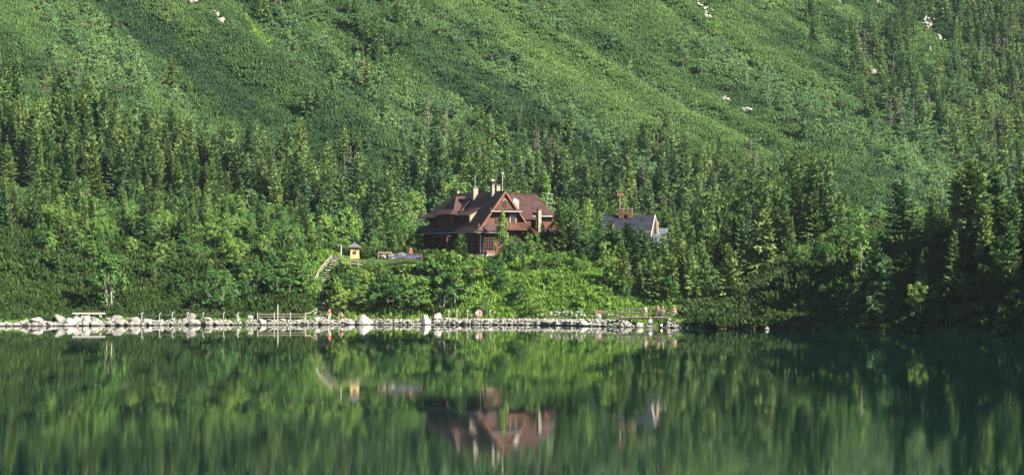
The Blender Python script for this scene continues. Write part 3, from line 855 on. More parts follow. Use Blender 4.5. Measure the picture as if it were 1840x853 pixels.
LAND = [(40, 'by the left edge'), (150, 'above the plank bench'), (225, 'above the wide flat-topped boulder'), (300, 'above the first white fence caps'), (355, 'above the square white boulder'), (425, 'above the leaning fence post'),
        (499, 'above the tall pale pole'), (575, 'in line with the stone stairs'), (637, 'in line with the yellow kiosk'), (715, 'in line with the terrace'), (800, 'above the shaded side of the lodge'), (890, 'above the lodge gable'),
        (965, 'above the far end of the lodge'), (1045, 'in the gap between the two houses'), (1125, 'in line with the brick chimneys'), (1190, 'in line with the slate blue roof'), (1245, 'above the far end of the footbridge'),
        (1310, 'in line with the broad dark spruce'), (1380, 'above the lone white shore boulder'), (1460, 'above the start of the headland'), (1546, 'in line with the airy pale-stemmed tree'), (1617, 'by the lone pointed headland spruce'),
        (1683, 'left of the tallest headland spruce'), (1750, 'in line with the tallest headland spruce'), (1815, 'by the right edge')]
def landmark(px_):
    return min(LAND, key=lambda t: abs(t[0] - px_))[1]
def zone_words(kind, px_, py_, h, zone):
    tree = 'spruce' if kind == 's' else 'broadleaved tree'
    if kind == 's': size = 'tall' if h > 10 else 'mid-sized' if h > 7.5 else 'small'
    else: size = 'large' if h > 5 else 'mid-sized' if h > 3.8 else 'low'
    row = ('at the very top of the slope' if py_ < 70 else 'high on the slope' if py_ < 140 else 'halfway up the slope' if py_ < 220 else 'low on the slope' if py_ < 300 else 'in the upper forest belt' if py_ < 355 else
           'in the lower forest belt' if py_ < 410 else 'on the upper bank' if py_ < 465 else 'on the middle bank' if py_ < 515 else 'near the water')
    if zone == 'headland': row = 'in headland shade ' + ('near the water' if py_ > 540 else 'up the bank')
    grp = '%ss %s' % (tree, row)
    return '%s %s %s, %s' % (size, tree, row, landmark(px_)), grp

def settle(lst, kind, limit):
    """the largest in view become things of their own; the rest stay one mass"""
    A = np.array([(t[0], t[1], t[2]) for t in lst])
    z = ground_z(A[:, 0], A[:, 1])
    px_, top = project(A[:, 0], A[:, 1], z + A[:, 2])
    _, bot = project(A[:, 0], A[:, 1], z)
    size = A[:, 2] / A[:, 1]
    seen = (px_ > 6) & (px_ < 1834) & (top > 0) & (top < 570)
    # a tree counts as shown when nothing taller stands close before it
    order = np.argsort(A[:, 1]); line = np.full(2300, 590.0); shown = np.zeros(len(A), bool)
    for i in order:
        hw = max(2, int(0.10 * A[i, 2] / A[i, 1] * FPX)); c = int(np.clip(px_[i] + 200, 10, 2280))
        s_ = slice(max(0, c - hw), c + hw + 1)
        if top[i] < line[s_].mean() - 6:
            shown[i] = True
            line[s_] = np.minimum(line[s_], top[i] + 0.15 * (bot[i] - top[i]))
    rank = np.argsort(-(size * (seen & shown)))
    keep = set(int(i) for i in rank[:limit] if seen[i] and shown[i])
    rest_near, rest_far = [], []
    rg = np.random.default_rng(77 + len(lst))
    for i, t in enumerate(lst):
        if i in keep:
            if kind == 's':
                o = tree_thing('spruce_tree', SPRUCE[i % 8], (t[0], t[1], z[i] - 0.15), t[2], 12.0, rg.uniform(0.85, 1.2), rg.uniform(0, 6.28))
            else:
                o = tree_thing('rowan_tree', LEAFY[i % 5], (t[0], t[1], z[i] - 0.15), t[2], 5.0, rg.uniform(0.85, 1.25), rg.uniform(0, 6.28))
            lab, grp = zone_words(kind, px_[i], bot[i], t[2], t[3])
            tag(o, lab, 'spruce' if kind == 's' else 'tree', grp)
        else:
            (rest_near if t[1] < 470 else rest_far).append((t[0], t[1], z[i] - 0.15, t[2] / (12.0 if kind == 's' else 5.0)))
    return rest_near, rest_far

sn, sf = settle(spruces, 's', 300 - sum(h[5] == 's' for h in HEROES))
ln, lf = settle(leafys, 'l', 300 - sum(h[5] == 'l' for h in HEROES))
print('spruces', len(spruces), 'leafy', len(leafys), len(sn), len(sf), len(ln), len(lf))
scatter('spruce_forest', proto_collection('spruce_shape', [joined(p, 'spruce') for p in SPRUCE]), sn, 'spruces standing close together in the forest belt', 'forest', 0.02, 1)
scatter('spruce_forest_far', proto_collection('far_spruce_shape', [joined(p, 'far_spruce') for p in SPRUCE_FAR] + [joined(p, 'far_spruce') for p in SPRUCE_FAR] + [joined(DEAD[0], 'dead_spruce')]), sf, 'small spruces scattered over the far mountainside', 'forest', 0.02, 2)
scatter('broadleaved_thicket', proto_collection('leafy_shape', [joined(p, 'leafy') for p in LEAFY]), ln, 'leafy bushes and small trees filling the lakeside thicket', 'thicket', 0.05, 3)
scatter('broadleaved_scrub', proto_collection('far_leafy_shape', [joined(p, 'far_leafy') for p in LEAFY_FAR]), lf, 'light green broadleaved scrub in patches on the mountainside', 'scrub', 0.05, 4)

# dwarf pine on the mountain
GULLY_PX = [((440, 40), (470, 78), 6), ((1640, 128), (1668, 100), 5), ((415, 5), (445, 45), 5), ((1280, 45), (1300, 62), 5)]
def near_rock(px_, py_):
    r = np.zeros(px_.shape, bool)
    for (c, a, b) in ROCKS_PX:
        r |= ((px_ - c[0] - 0.5 * (py_ - c[1])) / (a * 0.6 + 3)) ** 2 + ((py_ - c[1] - 3) / (b + 5)) ** 2 < 1
    return r
def near_gully(px_, py_):
    r = np.zeros(px_.shape, bool)
    for (a, b, w) in GULLY_PX:
        a = np.array(a, float); b = np.array(b, float); d = b - a
        t = np.clip(((px_ - a[0]) * d[0] + (py_ - a[1]) * d[1]) / (d @ d), 0, 1)
        r |= (px_ - a[0] - t * d[0]) ** 2 + (py_ - a[1] - t * d[1]) ** 2 < w * w
    return r
P1 = []; T1 = []
for (y0, y1, s, k, seed) in ((400, 560, 0.92, 1.0, 61), (560, 720, 1.0, 1.05, 62), (720, 1060, 1.3, 1.3, 63)):
    gx, gy, gzv, px, py, rng = jitter(-190, 330, y0, y1, s, seed)
    ok = ~near_rock(px, py) & ~near_gully(px, py) & ((ground_z(gx, gy) > 8) | (gx > 30)) & ((gy > 425) | (gx > 30)) & ~(inside(px, py, FOREST) & (py > 330))
    patch = fbm(gx * 0.10, gy * 0.10, 64, 2)
    ul = gx * 0.766 + gy * 0.643; wl = -gx * 0.643 + gy * 0.766
    st1 = fbm(ul * 0.016 + 3, wl * 0.006, 81, 2); st2 = fbm(ul * 0.07, wl * 0.016, 82, 3); st3 = fbm(gx * 0.16, gy * 0.16, 83, 2)
    tn = 0.44 + 1.2 * (st1 - 0.5) + 1.3 * (st2 - 0.5) + 0.55 * (st3 - 0.5) + rng.uniform(-0.06, 0.06, len(gx))
    T1.append(np.clip(tn, 0, 1)[ok])
    sc = (0.75 + 0.75 * rng.random(len(gx))) * k * (0.75 + 0.6 * patch) * (1.2 - 0.3 * np.clip(tn, 0, 1))
    P1.append(np.stack([gx, gy, gzv - 0.1, sc], 1)[ok])
P1 = np.concatenate(P1); T1 = np.concatenate(T1)
print('dwarf pines', len(P1))
scatter('dwarf_pine_cover', proto_collection('dwarf_pine_shape', PINE), P1, 'dense dwarf pine covering the mountainside', 'dwarf pine', 0.1, 5, tone=T1)

# dwarf pine near the lake: taller, bushier
LOWPINE = [(-200, 380), (0, 360), (130, 370), (300, 385), (540, 395), (540, 440), (380, 470), (330, 545), (250, 562), (-200, 575)]
gx, gy, gzv, px, py, rng = jitter(-110, 120, 225, 430, 1.05, 65)
d = gy - shore(gx)
ok = ((px < 560) & (d > 3.0) & (d < 30))
ok |= (px > 560) & (px < 820) & (d > 5.5) & (d < 10) & (rng.random(len(gx)) < 0.35)
ok |= (px >= 1215) & (px < 1560) & (d > 0.6) & (d < 16)
ok |= (gx > 26) & (d > 0.1) & (gy < 405)
ok |= inside(px, py, THICKET) & (rng.random(len(gx)) < 0.75)
ok &= ~clear_of(gx, gy, 0.4)
sc = 1.0 + 0.9 * rng.random(len(gx)) * (0.5 + vnoise(gx * 0.2, gy * 0.2, 66))
sc = np.where((px < 330) & (py > 495), sc * 0.8, sc)
sc = np.where(d < 6, sc * 0.75, sc)
P2 = np.stack([gx, gy, gzv - 0.1, sc], 1)[ok]
keep = np.array([not (blocks(p[0], p[1], p[3] * 1.1)) for p in P2])
P2 = P2[keep]
print('near pines', len(P2))
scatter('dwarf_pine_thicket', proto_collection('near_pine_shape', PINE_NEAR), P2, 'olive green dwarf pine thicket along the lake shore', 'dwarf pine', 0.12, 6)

# grass, herbs and ferns on the mound and in the clearings
gx, gy, gzv, px, py, rng = jitter(-80, 60, 330, 420, 0.42, 67)
d = gy - shore(gx)
ok = (d > 2.6) & (d < 60) & (px > 550) & (px < 1330) & ~clear_of(gx, gy, -0.3)
ok |= (d > 1.5) & (d < 9) & (rng.random(len(gx)) < 0.16) & ~clear_of(gx, gy, -0.2)
P3 = np.stack([gx, gy, gzv, rng.uniform(0.6, 1.5, len(gx))], 1)[ok]
P3 = P3[rng.random(len(P3)) < 0.8]
scatter('meadow_grass', proto_collection('grass_shape', GRASS), P3, 'bright green grass on the mound below the lodge', 'grass', 0.1, 7)
gx, gy, gzv, px, py, rng = jitter(-40, 60, 330, 420, 1.1, 68)
d = gy - shore(gx)
ok = (d > 5.5) & (d < 40) & (px > 560) & (px < 1300) & ~((px > 810) & (px < 1075) & (py > 480) & (rng.random(len(gx)) < 0.85)) & ~clear_of(gx, gy, 0.3) & (vnoise(gx * 0.25, gy * 0.25, 69) > 0.35)
P4 = np.stack([gx, gy, gzv, rng.uniform(0.6, 1.4, len(gx))], 1)[ok]
scatter('fern_cover', proto_collection('fern_shape', [joined(p, 'fern') for p in HERB]), P4, 'low ferns and herbs on the grassy mound', 'ferns', 0.15, 8)

# ================================================================ things people built
M['tile'] = None
M['stepstone'] = noisy('shade_toned_stone', (0.085, 0.080, 0.072), (0.19, 0.18, 0.165), 1.6, rough=0.92, bump=0.4, obj_rand=0.4)  # darker than the shore rock: the stairs' shade is painted into this colour
def tile_mat(name, c1, c2, c3, period=0.30):
    m, n, l, b = new_mat(name)
    tc = n.new('ShaderNodeTexCoord'); sp = n.new('ShaderNodeSeparateXYZ'); l.new(tc.outputs['Object'], sp.inputs[0])
    fr = n.new('ShaderNodeMath'); fr.operation = 'DIVIDE'; fr.inputs[1].default_value = period; l.new(sp.outputs['Z'], fr.inputs[0])
    f2 = n.new('ShaderNodeMath'); f2.operation = 'FRACT'; l.new(fr.outputs[0], f2.inputs[0])
    nz = n.new('ShaderNodeTexNoise'); nz.inputs['Scale'].default_value = 1.6; nz.inputs['Detail'].default_value = 6; l.new(tc.outputs['Object'], nz.inputs['Vector'])
    r = ramp(n, [(0.3, c1), (0.5, c2), (0.7, c3)]); l.new(nz.outputs['Fac'], r.inputs['Fac']); l.new(r.outputs['Color'], b.inputs['Base Color'])
    b.inputs['Roughness'].default_value = 0.62; b.inputs['Specular IOR Level'].default_value = 0.35
    bp = n.new('ShaderNodeBump'); bp.inputs['Strength'].default_value = 0.9; bp.inputs['Distance'].default_value = 0.06
    l.new(f2.outputs[0], bp.inputs['Height']); l.new(bp.outputs['Normal'], b.inputs['Normal'])
    return m
M['tile'] = tile_mat('brown_red_roof_tiles', (0.024, 0.0095, 0.0085), (0.042, 0.0165, 0.015), (0.062, 0.026, 0.024), 0.45)
M['slate'] = tile_mat('dark_grey_roofing', (0.010, 0.011, 0.018), (0.018, 0.020, 0.030), (0.030, 0.033, 0.046), 0.42)
M['blueslate'] = tile_mat('blue_grey_roofing', (0.06, 0.075, 0.10), (0.09, 0.11, 0.14), (0.12, 0.145, 0.18), 0.42)
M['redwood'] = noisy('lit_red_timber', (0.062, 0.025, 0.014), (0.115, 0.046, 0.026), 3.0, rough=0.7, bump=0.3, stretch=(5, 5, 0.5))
M['cream'] = noisy('cream_plaster', (0.18, 0.165, 0.125), (0.25, 0.23, 0.18), 2.0)
M['white'] = noisy('white_paint', (0.30, 0.29, 0.275), (0.40, 0.39, 0.37), 3.0, rough=0.6)
M['brick'] = noisy('chimney_brick', (0.085, 0.042, 0.030), (0.15, 0.078, 0.055), 6.0, bump=0.3)
M['zinc'] = noisy('zinc_gutter', (0.34, 0.34, 0.34), (0.46, 0.46, 0.46), 3.0, rough=0.45, metallic=0.4)
M['darkmetal'] = noisy('dark_metal', (0.03, 0.03, 0.03), (0.06, 0.06, 0.06), 3.0, rough=0.5)
M['yellow'] = noisy('yellow_boards', (0.33, 0.25, 0.11), (0.41, 0.325, 0.165), 3.0, stretch=(5, 5, 0.6))
M['shingle'] = noisy('grey_shingles', (0.07, 0.065, 0.07), (0.13, 0.12, 0.125), 4.0, bump=0.3)
M['bridgewood'] = noisy('bridge_timber', (0.05, 0.04, 0.032), (0.10, 0.085, 0.07), 3.0, stretch=(1, 4, 4))
M['blue'] = noisy('blue_banner_cloth', (0.05, 0.07, 0.13), (0.075, 0.10, 0.18), 2.0)
M['path'] = noisy('gravel_path', (0.20, 0.165, 0.125), (0.34, 0.29, 0.23), 1.5, rough=0.95, bump=0.3, coord='Object')
M['redpole'] = noisy('reddish_timber', (0.11, 0.05, 0.035), (0.18, 0.085, 0.06), 3.0)
def glass_mat():
    m, n, l, b = new_mat('dark_window_glass')
    b.inputs['Base Color'].default_value = (0.012, 0.014, 0.016, 1); b.inputs['Roughness'].default_value = 0.06
    return m
M['glass'] = glass_mat()

# ---------------------------------------------------------------- stones
def hull_mesh(seed, n=22, sq=(1, 1, 1), flat=0.0, mat=None):
    rg = np.random.default_rng(seed)
    p = rg.normal(0, 1, (n, 3)); p /= np.linalg.norm(p, axis=1)[:, None]
    p *= rg.uniform(0.82, 1.1, (n, 1)); p *= np.array(sq) * 0.5
    if flat: p[:, 2] = np.clip(p[:, 2], -0.5, 0.5 - flat)
    bm = bmesh.new()
    vs = [bm.verts.new(q) for q in p]
    r = bmesh.ops.convex_hull(bm, input=vs)
    bmesh.ops.delete(bm, geom=[g for g in r['geom_interior'] if isinstance(g, bmesh.types.BMVert)], context='VERTS')
    bmesh.ops.dissolve_limit(bm, angle_limit=R(14), verts=bm.verts, edges=bm.edges)
    bmesh.ops.bevel(bm, geom=list(bm.edges), offset=0.035, segments=1, affect='EDGES', profile=0.6)
    bmesh.ops.triangulate(bm, faces=bm.faces)
    me = bpy.data.meshes.new('boulder'); bm.to_mesh(me); bm.free()
    me.materials.append(mat or M['rock'])
    return me
STEP = [hull_mesh(560 + i, n=18, flat=0.15, mat=M['stepstone']) for i in range(4)]
ROCK = [hull_mesh(500 + i, n=(14, 18, 22, 16, 20, 26, 15, 19)[i], flat=(0.12, 0, 0.1, 0.2, 0, 0.05, 0.15, 0.08)[i]) for i in range(8)]
PYR = bpy.data.meshes.new('pointed_boulder')
def pointed(seed, tipx):
    rg = np.random.default_rng(seed)
    bm = bmesh.new(); pts = []
    for k in range(11):
        a = 6.283 * k / 11; pts.append((0.5 * math.cos(a) * rg.uniform(0.85, 1.1), 0.5 * math.sin(a) * rg.uniform(0.85, 1.1), -0.5))
        pts.append((tipx * 0.3 + 0.47 * math.cos(a) * rg.uniform(0.8, 1.12), 0.47 * math.sin(a) * rg.uniform(0.8, 1.1), -0.12 + rg.uniform(-0.12, 0.12)))
    for k in range(5):
        a = rg.uniform(0, 6.283); pts.append((tipx + 0.17 * math.cos(a), 0.18 * math.sin(a), 0.5 - rg.uniform(0, 0.22)))
    vs = [bm.verts.new(q) for q in pts]
    r = bmesh.ops.convex_hull(bm, input=vs)
    bmesh.ops.delete(bm, geom=[g for g in r['geom_interior'] if isinstance(g, bmesh.types.BMVert)], context='VERTS')
    bmesh.ops.dissolve_limit(bm, angle_limit=R(12), verts=bm.verts, edges=bm.edges)
    me = bpy.data.meshes.new('pointed_boulder'); bm.to_mesh(me); bm.free(); me.materials.append(M['rock'])
    return me

def rock_at(name, me, px_, d_, w, h, label, sink=0.2, dep=None, rz=0.0, group=None, zbase=None):
    """w, h in pixels of the photograph"""
    Y = float(shore(X_of(px_, 352))) + d_
    X = X_of(px_, Y); z = (gz(X, Y) if zbase is None else zbase)
    k = Y / FPX
    o = link(bpy.data.objects.new(name, me)); 
    o.scale = (w * k, (dep or w) * k, h * k * (1 + sink)); o.rotation_euler = (0, 0, rz)
    o.location = (X, Y, max(z, -0.25) + h * k * (1 + sink) * (0.5 - sink))
    tag(o, label, 'boulder', group)
    return o
B = 'boulders that stand out on the shore'
rock_at('boulder', ROCK[3], 218, 0.6, 31, 15, 'wide flat-topped pale boulder at the water, below and beside the plank bench', group=B)
rock_at('boulder', hull_mesh(610, 30, (1.15, 1.0, 1.15), 0.1), 343, 2.5, 21, 18, 'square white boulder standing behind the lakeside fence', group=B, sink=0.3)
rock_at('boulder', pointed(3, -0.16), 657, 0.7, 31, 18, 'large pointed pale boulder at the water below the bank bushes', group=B)
rock_at('boulder', pointed(5, -0.12), 767, 0.3, 24, 19, 'steep pyramid-shaped grey boulder standing at the waterline', group=B)
rock_at('boulder', ROCK[4], 786, 1.6, 19, 15, 'rounded boulder leaning at the pyramid-shaped one', group=B)
rock_at('boulder', ROCK[0], 62, 1.5, 30, 13, 'broad low boulder in the rock pile by the left edge', group=B)
rock_at('boulder', ROCK[2], 108, 1.8, 22, 20, 'tall boulder with dark hollow in the left rock pile', group=B)
rock_at('boulder', ROCK[6], 146, 4.6, 22, 9, 'flat boulder right under the plank bench', group=B)
rock_at('boulder', ROCK[7], 163, 4.4, 24, 9, 'long flat boulder under the far end of the plank bench', group=B)
rock_at('boulder', ROCK[5], 450, 1.9, 15, 12, 'round white boulder on the stone bank before the tall pale pole', group=B)
rock_at('boulder', ROCK[1], 426, 2.8, 14, 13, 'half-shaded pointed boulder on the stone bank under the leaning post', group=B)
rock_at('boulder', ROCK[2], 472, 0.9, 16, 12, 'dark shaded boulder in the stone bank', group=B)
rock_at('boulder', ROCK[7], 1148, 0.4, 19, 12, 'domed pale boulder in the water under the footbridge', group=B, zbase=-0.1)
rock_at('boulder', ROCK[3], 1167, 0.6, 15, 8, 'low flat boulder in the mouth of the stream', group=B, zbase=-0.1)
rock_at('boulder', ROCK[0], 1187, 0.4, 9, 11, 'small upright white boulder in the stream mouth', group=B, zbase=-0.1)
rock_at('boulder', ROCK[4], 1128, 0.5, 8, 8, 'small pale boulder at the near bank of the stream', group=B, zbase=-0.05)
rock_at('boulder', ROCK[5], 1077, 3.5, 9, 12, 'white stone standing on the path at the end of the embankment', group=B)
rock_at('boulder', ROCK[6], 1378, 0.3, 12, 11, 'lone white boulder at the water below the shore bushes', group=B)
rock_at('boulder', ROCK[3], 1300, 0.3, 24, 6, 'low flat stone at the waterline beside the grassy patch', group=B)
rock_at('boulder', ROCK[1], 1210, 0.3, 14, 6, 'small pale stone at the tip of the bush by the footbridge', group=B)

rg = np.random.default_rng(31)
SHORE_MARKS = [(10, 'by the left edge'), (62, 'around the broad low boulder'), (108, 'by the tall pile boulder'), (155, 'below the plank bench'), (218, 'around the wide flat-topped boulder'), (255, 'below the first white fence cap'), (287, 'below the second white fence cap'),
               (312, 'below the third white fence cap'), (343, 'below the square white boulder'), (365, 'just past the square white boulder'), (400, 'short of the leaning post'), (427, 'below the leaning post'), (455, 'around the round white boulder'), (480, 'around the dark shaded boulder'),
               (499, 'below the tall pale pole'), (524, 'just past the tall pale pole'), (552, 'below the bottom handrail of the stairs'), (592, 'below the person in red')]
def seg_label(p, w=10, row=0):
    return '%s pale boulder %s %s' % ('large' if w > 13 else 'mid-sized' if w > 8.5 else 'small', ('at the waterline', 'just above the waterline', 'on top of the stone bank', 'at the back of the stone bank')[row], min(SHORE_MARKS, key=lambda t: abs(t[0] - p))[1])
p = -40.0
while p < 600:
    for row in range(4):
        if row == 3 and not (40 < p < 240 or 300 < p < 420): continue
        w = (rg.uniform(5, 11) if rg.random() < 0.75 else rg.uniform(11, 19)) * (1.35 if 40 < p < 250 else 1.1 if p < 400 else 0.9)
        if row >= 2 and rg.random() < 0.45: continue
        if row == 1 and rg.random() < 0.15: continue
        if p < 45 and row > 1: continue
        X0 = p + rg.uniform(-5, 5)
        if -6 < X0 < 610:
            rock_at('boulder', ROCK[rg.integers(8)], X0, (0.15, 0.75, 1.4, 2.2)[row] + rg.uniform(-0.2, 0.3), w, w * rg.uniform(0.35, 0.68), seg_label(X0, w, row), sink=0.25, dep=w * rg.uniform(0.7, 1.1), rz=rg.uniform(0, 6.28), group='boulders of the rocky left shore')
    p += 8.0 if p < 400 else 8.8

# stacked embankment along the path
emb = empty('stone_embankment', (0, float(shore(0.0)), 0))
tag(emb, 'low embankment of stacked pale stones edging the lakeside path', 'embankment')
p = 596.0
while p < 1092:
    hh = float(np.interp(p, [596, 700, 790, 900, 1000, 1090], [0.5, 0.5, 1.05, 0.8, 0.72, 0.8]))
    nrow = 3 if hh > 0.9 else 2
    w = 0
    for row in range(nrow):
        Y = float(shore(X_of(p, 352))) + 0.15 + 0.28 * row
        ww = rg.uniform(0.45, 1.15); st = hh / nrow; big = 1.6 if rg.random() < 0.10 else 1.0; Y += rg.uniform(-0.2, 0.25) - 0.25 * (big > 1)
        if row == nrow - 1 and rg.random() < 0.22: continue
        o = link(bpy.data.objects.new('stone', ROCK[rg.integers(8)]), emb)
        o.scale = (ww * 1.15 * big, 0.85 * big, st * rg.uniform(1.0, 1.75) * (1.35 if big > 1 else 1.0)); o.rotation_euler = (rg.normal(0, 0.12), rg.normal(0, 0.12), rg.normal(0, 0.25))
        o.location = Vector((X_of(p + rg.uniform(-2, 2), Y), Y, st * (row + 0.42))) - emb.location
        w = max(w, ww)
    p += 7.3

# smaller stones between
gx, gy, gzv, px, py, rng = jitter(-90, 25, 334, 362, 0.34, 71)
d = gy - shore(gx)
ok = (d > -0.6) & (((d < 2.6) & (px < 1100)) | ((d < 9) & (px > 1090))) & (rng.random(len(gx)) < 0.8)
Pg = np.stack([gx, gy, np.maximum(gzv, -0.15) + 0.02, rng.uniform(0.18, 0.55, len(gx))], 1)[ok]
gx, gy, gzv, px, py, rng = jitter(13, 70, 290, 350, 0.5, 72)
d = gy - shore(gx)
ok = (d > -0.4) & (d < 0.8) & (rng.random(len(gx)) < np.where(px < 1330, 0.6, 0.12))
Pg = np.concatenate([Pg, np.stack([gx, gy, np.maximum(gzv, -0.1), rng.uniform(0.15, 0.5, len(gx))], 1)[ok]])
scatter('shore_gravel', proto_collection('gravel_shape', ROCK), Pg, 'loose small stones between the boulders at the waterline', 'gravel', 0.5, 9)

# path along the water
def ribbon(name, xs, off0, off1, lift, mat, label, cat):
    v, f = [], []
    for i, x in enumerate(xs):
        y0 = float(shore(x)); n_ = 5
        for k in range(n_):
            yy = y0 + off0 + (off1 - off0) * k / (n_ - 1); v.append((x, yy, gz(x, yy) + lift))
        if i:
            for k in range(n_ - 1):
                a = (i - 1) * n_ + k; f.append((a, a + n_, a + n_ + 1, a + 1))
    mb = MB(); mb.add(v, f)
    o = mb.build(name, mat); tag(o, label, cat, kind='structure'); return o
ribbon('lakeside_path', np.arange(-34, 15.5, 0.8), 2.4, 4.3, 0.05, M['path'], 'gravel footpath along the lake', 'path')

# dry stone wall behind the path, on the right of the mound
dw = empty('dry_stone_wall', (X_of(1025, 352), 352, 1.3)); tag(dw, 'short dry stone retaining wall of grey blocks at the foot of the mound', 'wall')
p = 968.0
while p < 1072:
    for row in range(3 if 985 < p < 1050 else 2):
        Y = float(shore(X_of(p, 350))) + 5.0 + 0.15 * row
        o = link(bpy.data.objects.new('stone', ROCK[rg.integers(8)]), dw)
        o.scale = (rg.uniform(0.6, 0.95), 0.7, rg.uniform(0.42, 0.6)); o.rotation_euler = (0, rg.normal(0, 0.15), rg.normal(0, 0.2))
        o.location = Vector((X_of(p + rg.uniform(-2, 2), Y), Y, gz(X_of(p, Y), Y - 1.0) + 0.2 + 0.38 * row)) - dw.location
    p += 7.6

# ---------------------------------------------------------------- fences and rails
def fence(name, pts, label, post_h=1.1, post_w=0.14, rails=(0.95, 0.5), rail_w=0.09, mat=None, cat='fence', cap=False, gap=None, rail_mat=None, post_every=True):
    """pts: world points on the ground, one post each; rails run from post to post"""
    root = empty(name, pts[0]); tag(root, label, cat)
    o0 = Vector(pts[0])
    for i, q in enumerate(pts):
        q = Vector(q) - o0
        mb = MB(); hh = post_h * rg.uniform(0.93, 1.07)
        mb.box((q.x, q.y, q.z + hh / 2 - 0.1), (post_w, post_w, hh + 0.2), rg.uniform(-0.3, 0.3), taper=0.9)
        po = mb.build('post', mat or M['greywood'], root)
        if cap:
            mc = MB(); mc.beam((q.x - 0.06, q.y - 0.02, q.z + hh - 0.16), (q.x + 0.18, q.y - 0.05, q.z + hh + 0.14), 0.18, 0.15)
            mc.build('post_cap', M['white'], po)
    for i in range(len(pts) - 1):
        a, b = Vector(pts[i]) - o0, Vector(pts[i + 1]) - o0
        for h in rails:
            mb = MB(); mb.beam(a + Vector((-0.03, -0.06, h + rg.normal(0, 0.02))), b + Vector((0.03, -0.06, h + rg.normal(0, 0.02))), rail_w * 0.7, rail_w)
            mb.build('rail', rail_mat or mat or M['greywood'], root)
    return root
def shore_pts(pxs, off):
    out = []
    for q in pxs:
        Y = float(shore(X_of(q, 354))) + off; X = X_of(q, Y); out.append((X, Y, gz(X, Y)))
    return out
fence('lakeside_fence', shore_pts([255, 287, 310, 337, 365, 402, 427], 2.1), 'thin rail fence with tilted white post caps before the square white boulder', 1.1, 0.11, (0.85,), 0.06, M['white'], cap=True, rail_mat=M['darkmetal'])
fence('lakeside_fence', shore_pts([463, 493, 522, 549], 2.2), 'thin rail fence with white posts beside the tall pale pole', 1.2, 0.12, (0.95, 0.6), 0.06, M['white'], cap=False, rail_mat=M['greywood'])
fence('lakeside_fence', shore_pts([806, 821, 840, 860, 881], 4.5), 'thin dark wire fence with tilted white caps at the foot of the grassy mound', 1.25, 0.15, (0.95,), 0.05, M['greywood'], cap=True, rail_mat=M['darkmetal'])
mb = MB(); mb.tube([(0, 0, -0.2), (0.02, 0, 1.2), (0.0, 0, 2.35)], [0.11, 0.10, 0.08], 7)
q = shore_pts([499], 2.4)[0]; o = mb.build('pole', M['greywood']); o.location = q; tag(o, 'tall pale wooden pole standing at the lakeside fence', 'pole')
# plank bench
q = shore_pts([160], 5.0)[0]
bench = empty('plank_bench', q); tag(bench, 'long white plank bench above the rock pile on the left shore', 'bench')
mb = MB(); mb.box((0, 0, 1.10), (4.7, 0.55, 0.22)); mb.build('seat', M['white'], bench)
for sx in (-1.7, 0, 1.7):
    mb = MB(); mb.box((sx, 0, 0.48), (0.35, 0.4, 1.02)); mb.build('leg', M['greywood'], bench)

# ---------------------------------------------------------------- stairs and terrace
st = empty('stone_staircase', (float(stair_x(359.0)), 359.0, gz(float(stair_x(359.0)), 359.0))); tag(st, 'steep rough stone staircase climbing the bank, its middle in shade', 'stairs')
n_st = 34
for i in range(n_st):
    Y = 359.3 + (377.5 - 359.3) * i / (n_st - 1); X = float(stair_x(Y)); z = gz(X, Y)
    o = link(bpy.data.objects.new('step', STEP[i % 4]), st)
    o.scale = (2.3 * rg.uniform(0.85, 1.1), 0.85, 0.42); o.rotation_euler = (rg.normal(0, 0.05), rg.normal(0, 0.05), rg.normal(0, 0.08) + 0.25 * (i > 22))
    o.location = Vector((X + rg.normal(0, 0.08), Y, z + 0.14)) - st.location
    if i % 4 == 1:
        for sx in (-1.35, 1.35):
            o = link(bpy.data.objects.new('side_stone', STEP[(i + 2) % 4]), st); o.scale = (0.7, 0.8, 0.7)
            o.location = Vector((X + sx, Y, z + 0.15)) - st.location
def gpts(lst):
    out = []
    for (p_, Y) in lst:
        X = X_of(p_, Y); out.append((X, Y, gz(X, Y)))
    return out
fence('stair_railing', gpts([(563, 368.5), (571, 371), (584, 373.2), (596, 374.6)]), 'pale double-rail handrail climbing beside the stone stairs', 1.25, 0.15, (1.05, 0.6), 0.12, cat='railing')
fence('terrace_railing', gpts([(597, 374.0), (616, 373.4), (630, 373.0), (644, 372.8), (658, 372.8)]), 'pale timber railing before the yellow kiosk', 1.05, 0.14, (0.95, 0.45), 0.13, cat='railing')
fence('stair_railing', shore_pts([549, 560, 569], 3.4)[:1] + gpts([(558, 361.0), (569, 362.3)]), 'short pale handrail at the bottom of the stone stairs', 1.1, 0.13, (1.0, 0.55), 0.12, cat='railing')
fence('terrace_railing', [(X_of(p_, 372.2), 372.2, 9.55) for p_ in (686, 701, 720, 740, 758)], 'dark timber railing with the blue banner in front of the terrace', 1.0, 0.14, (0.92,), 0.10, M['redpole'], cat='railing')
g_ = [(X_of(p_, 372.2), 372.2, 9.5) for p_ in (700, 757)]
mb = MB(); a_, b_ = Vector(g_[0]), Vector(g_[1])
mb.beam((0, -0.12, 0.60), tuple(b_ - a_ + Vector((0, -0.12, 0.60))), 0.03, 0.34)
o = mb.build('blue_banner', M['blue']); o.location = a_; tag(o, 'long blue banner hung along the terrace railing beside the lodge', 'banner')
fence('small_fence', gpts([(714, 366.5), (730, 366.4), (751, 366.4), (768, 366.5)]), 'low pale fence on the grass bank under the terrace', 0.75, 0.12, (0.6,), 0.08)
fence('back_rail', gpts([(680, 378.5), (703, 379.0)]), 'short pale rail at the back of the terrace', 1.0, 0.14, (0.95,), 0.12, cat='railing')
mb = MB()
B2 = 'pale boulders on the terrace'
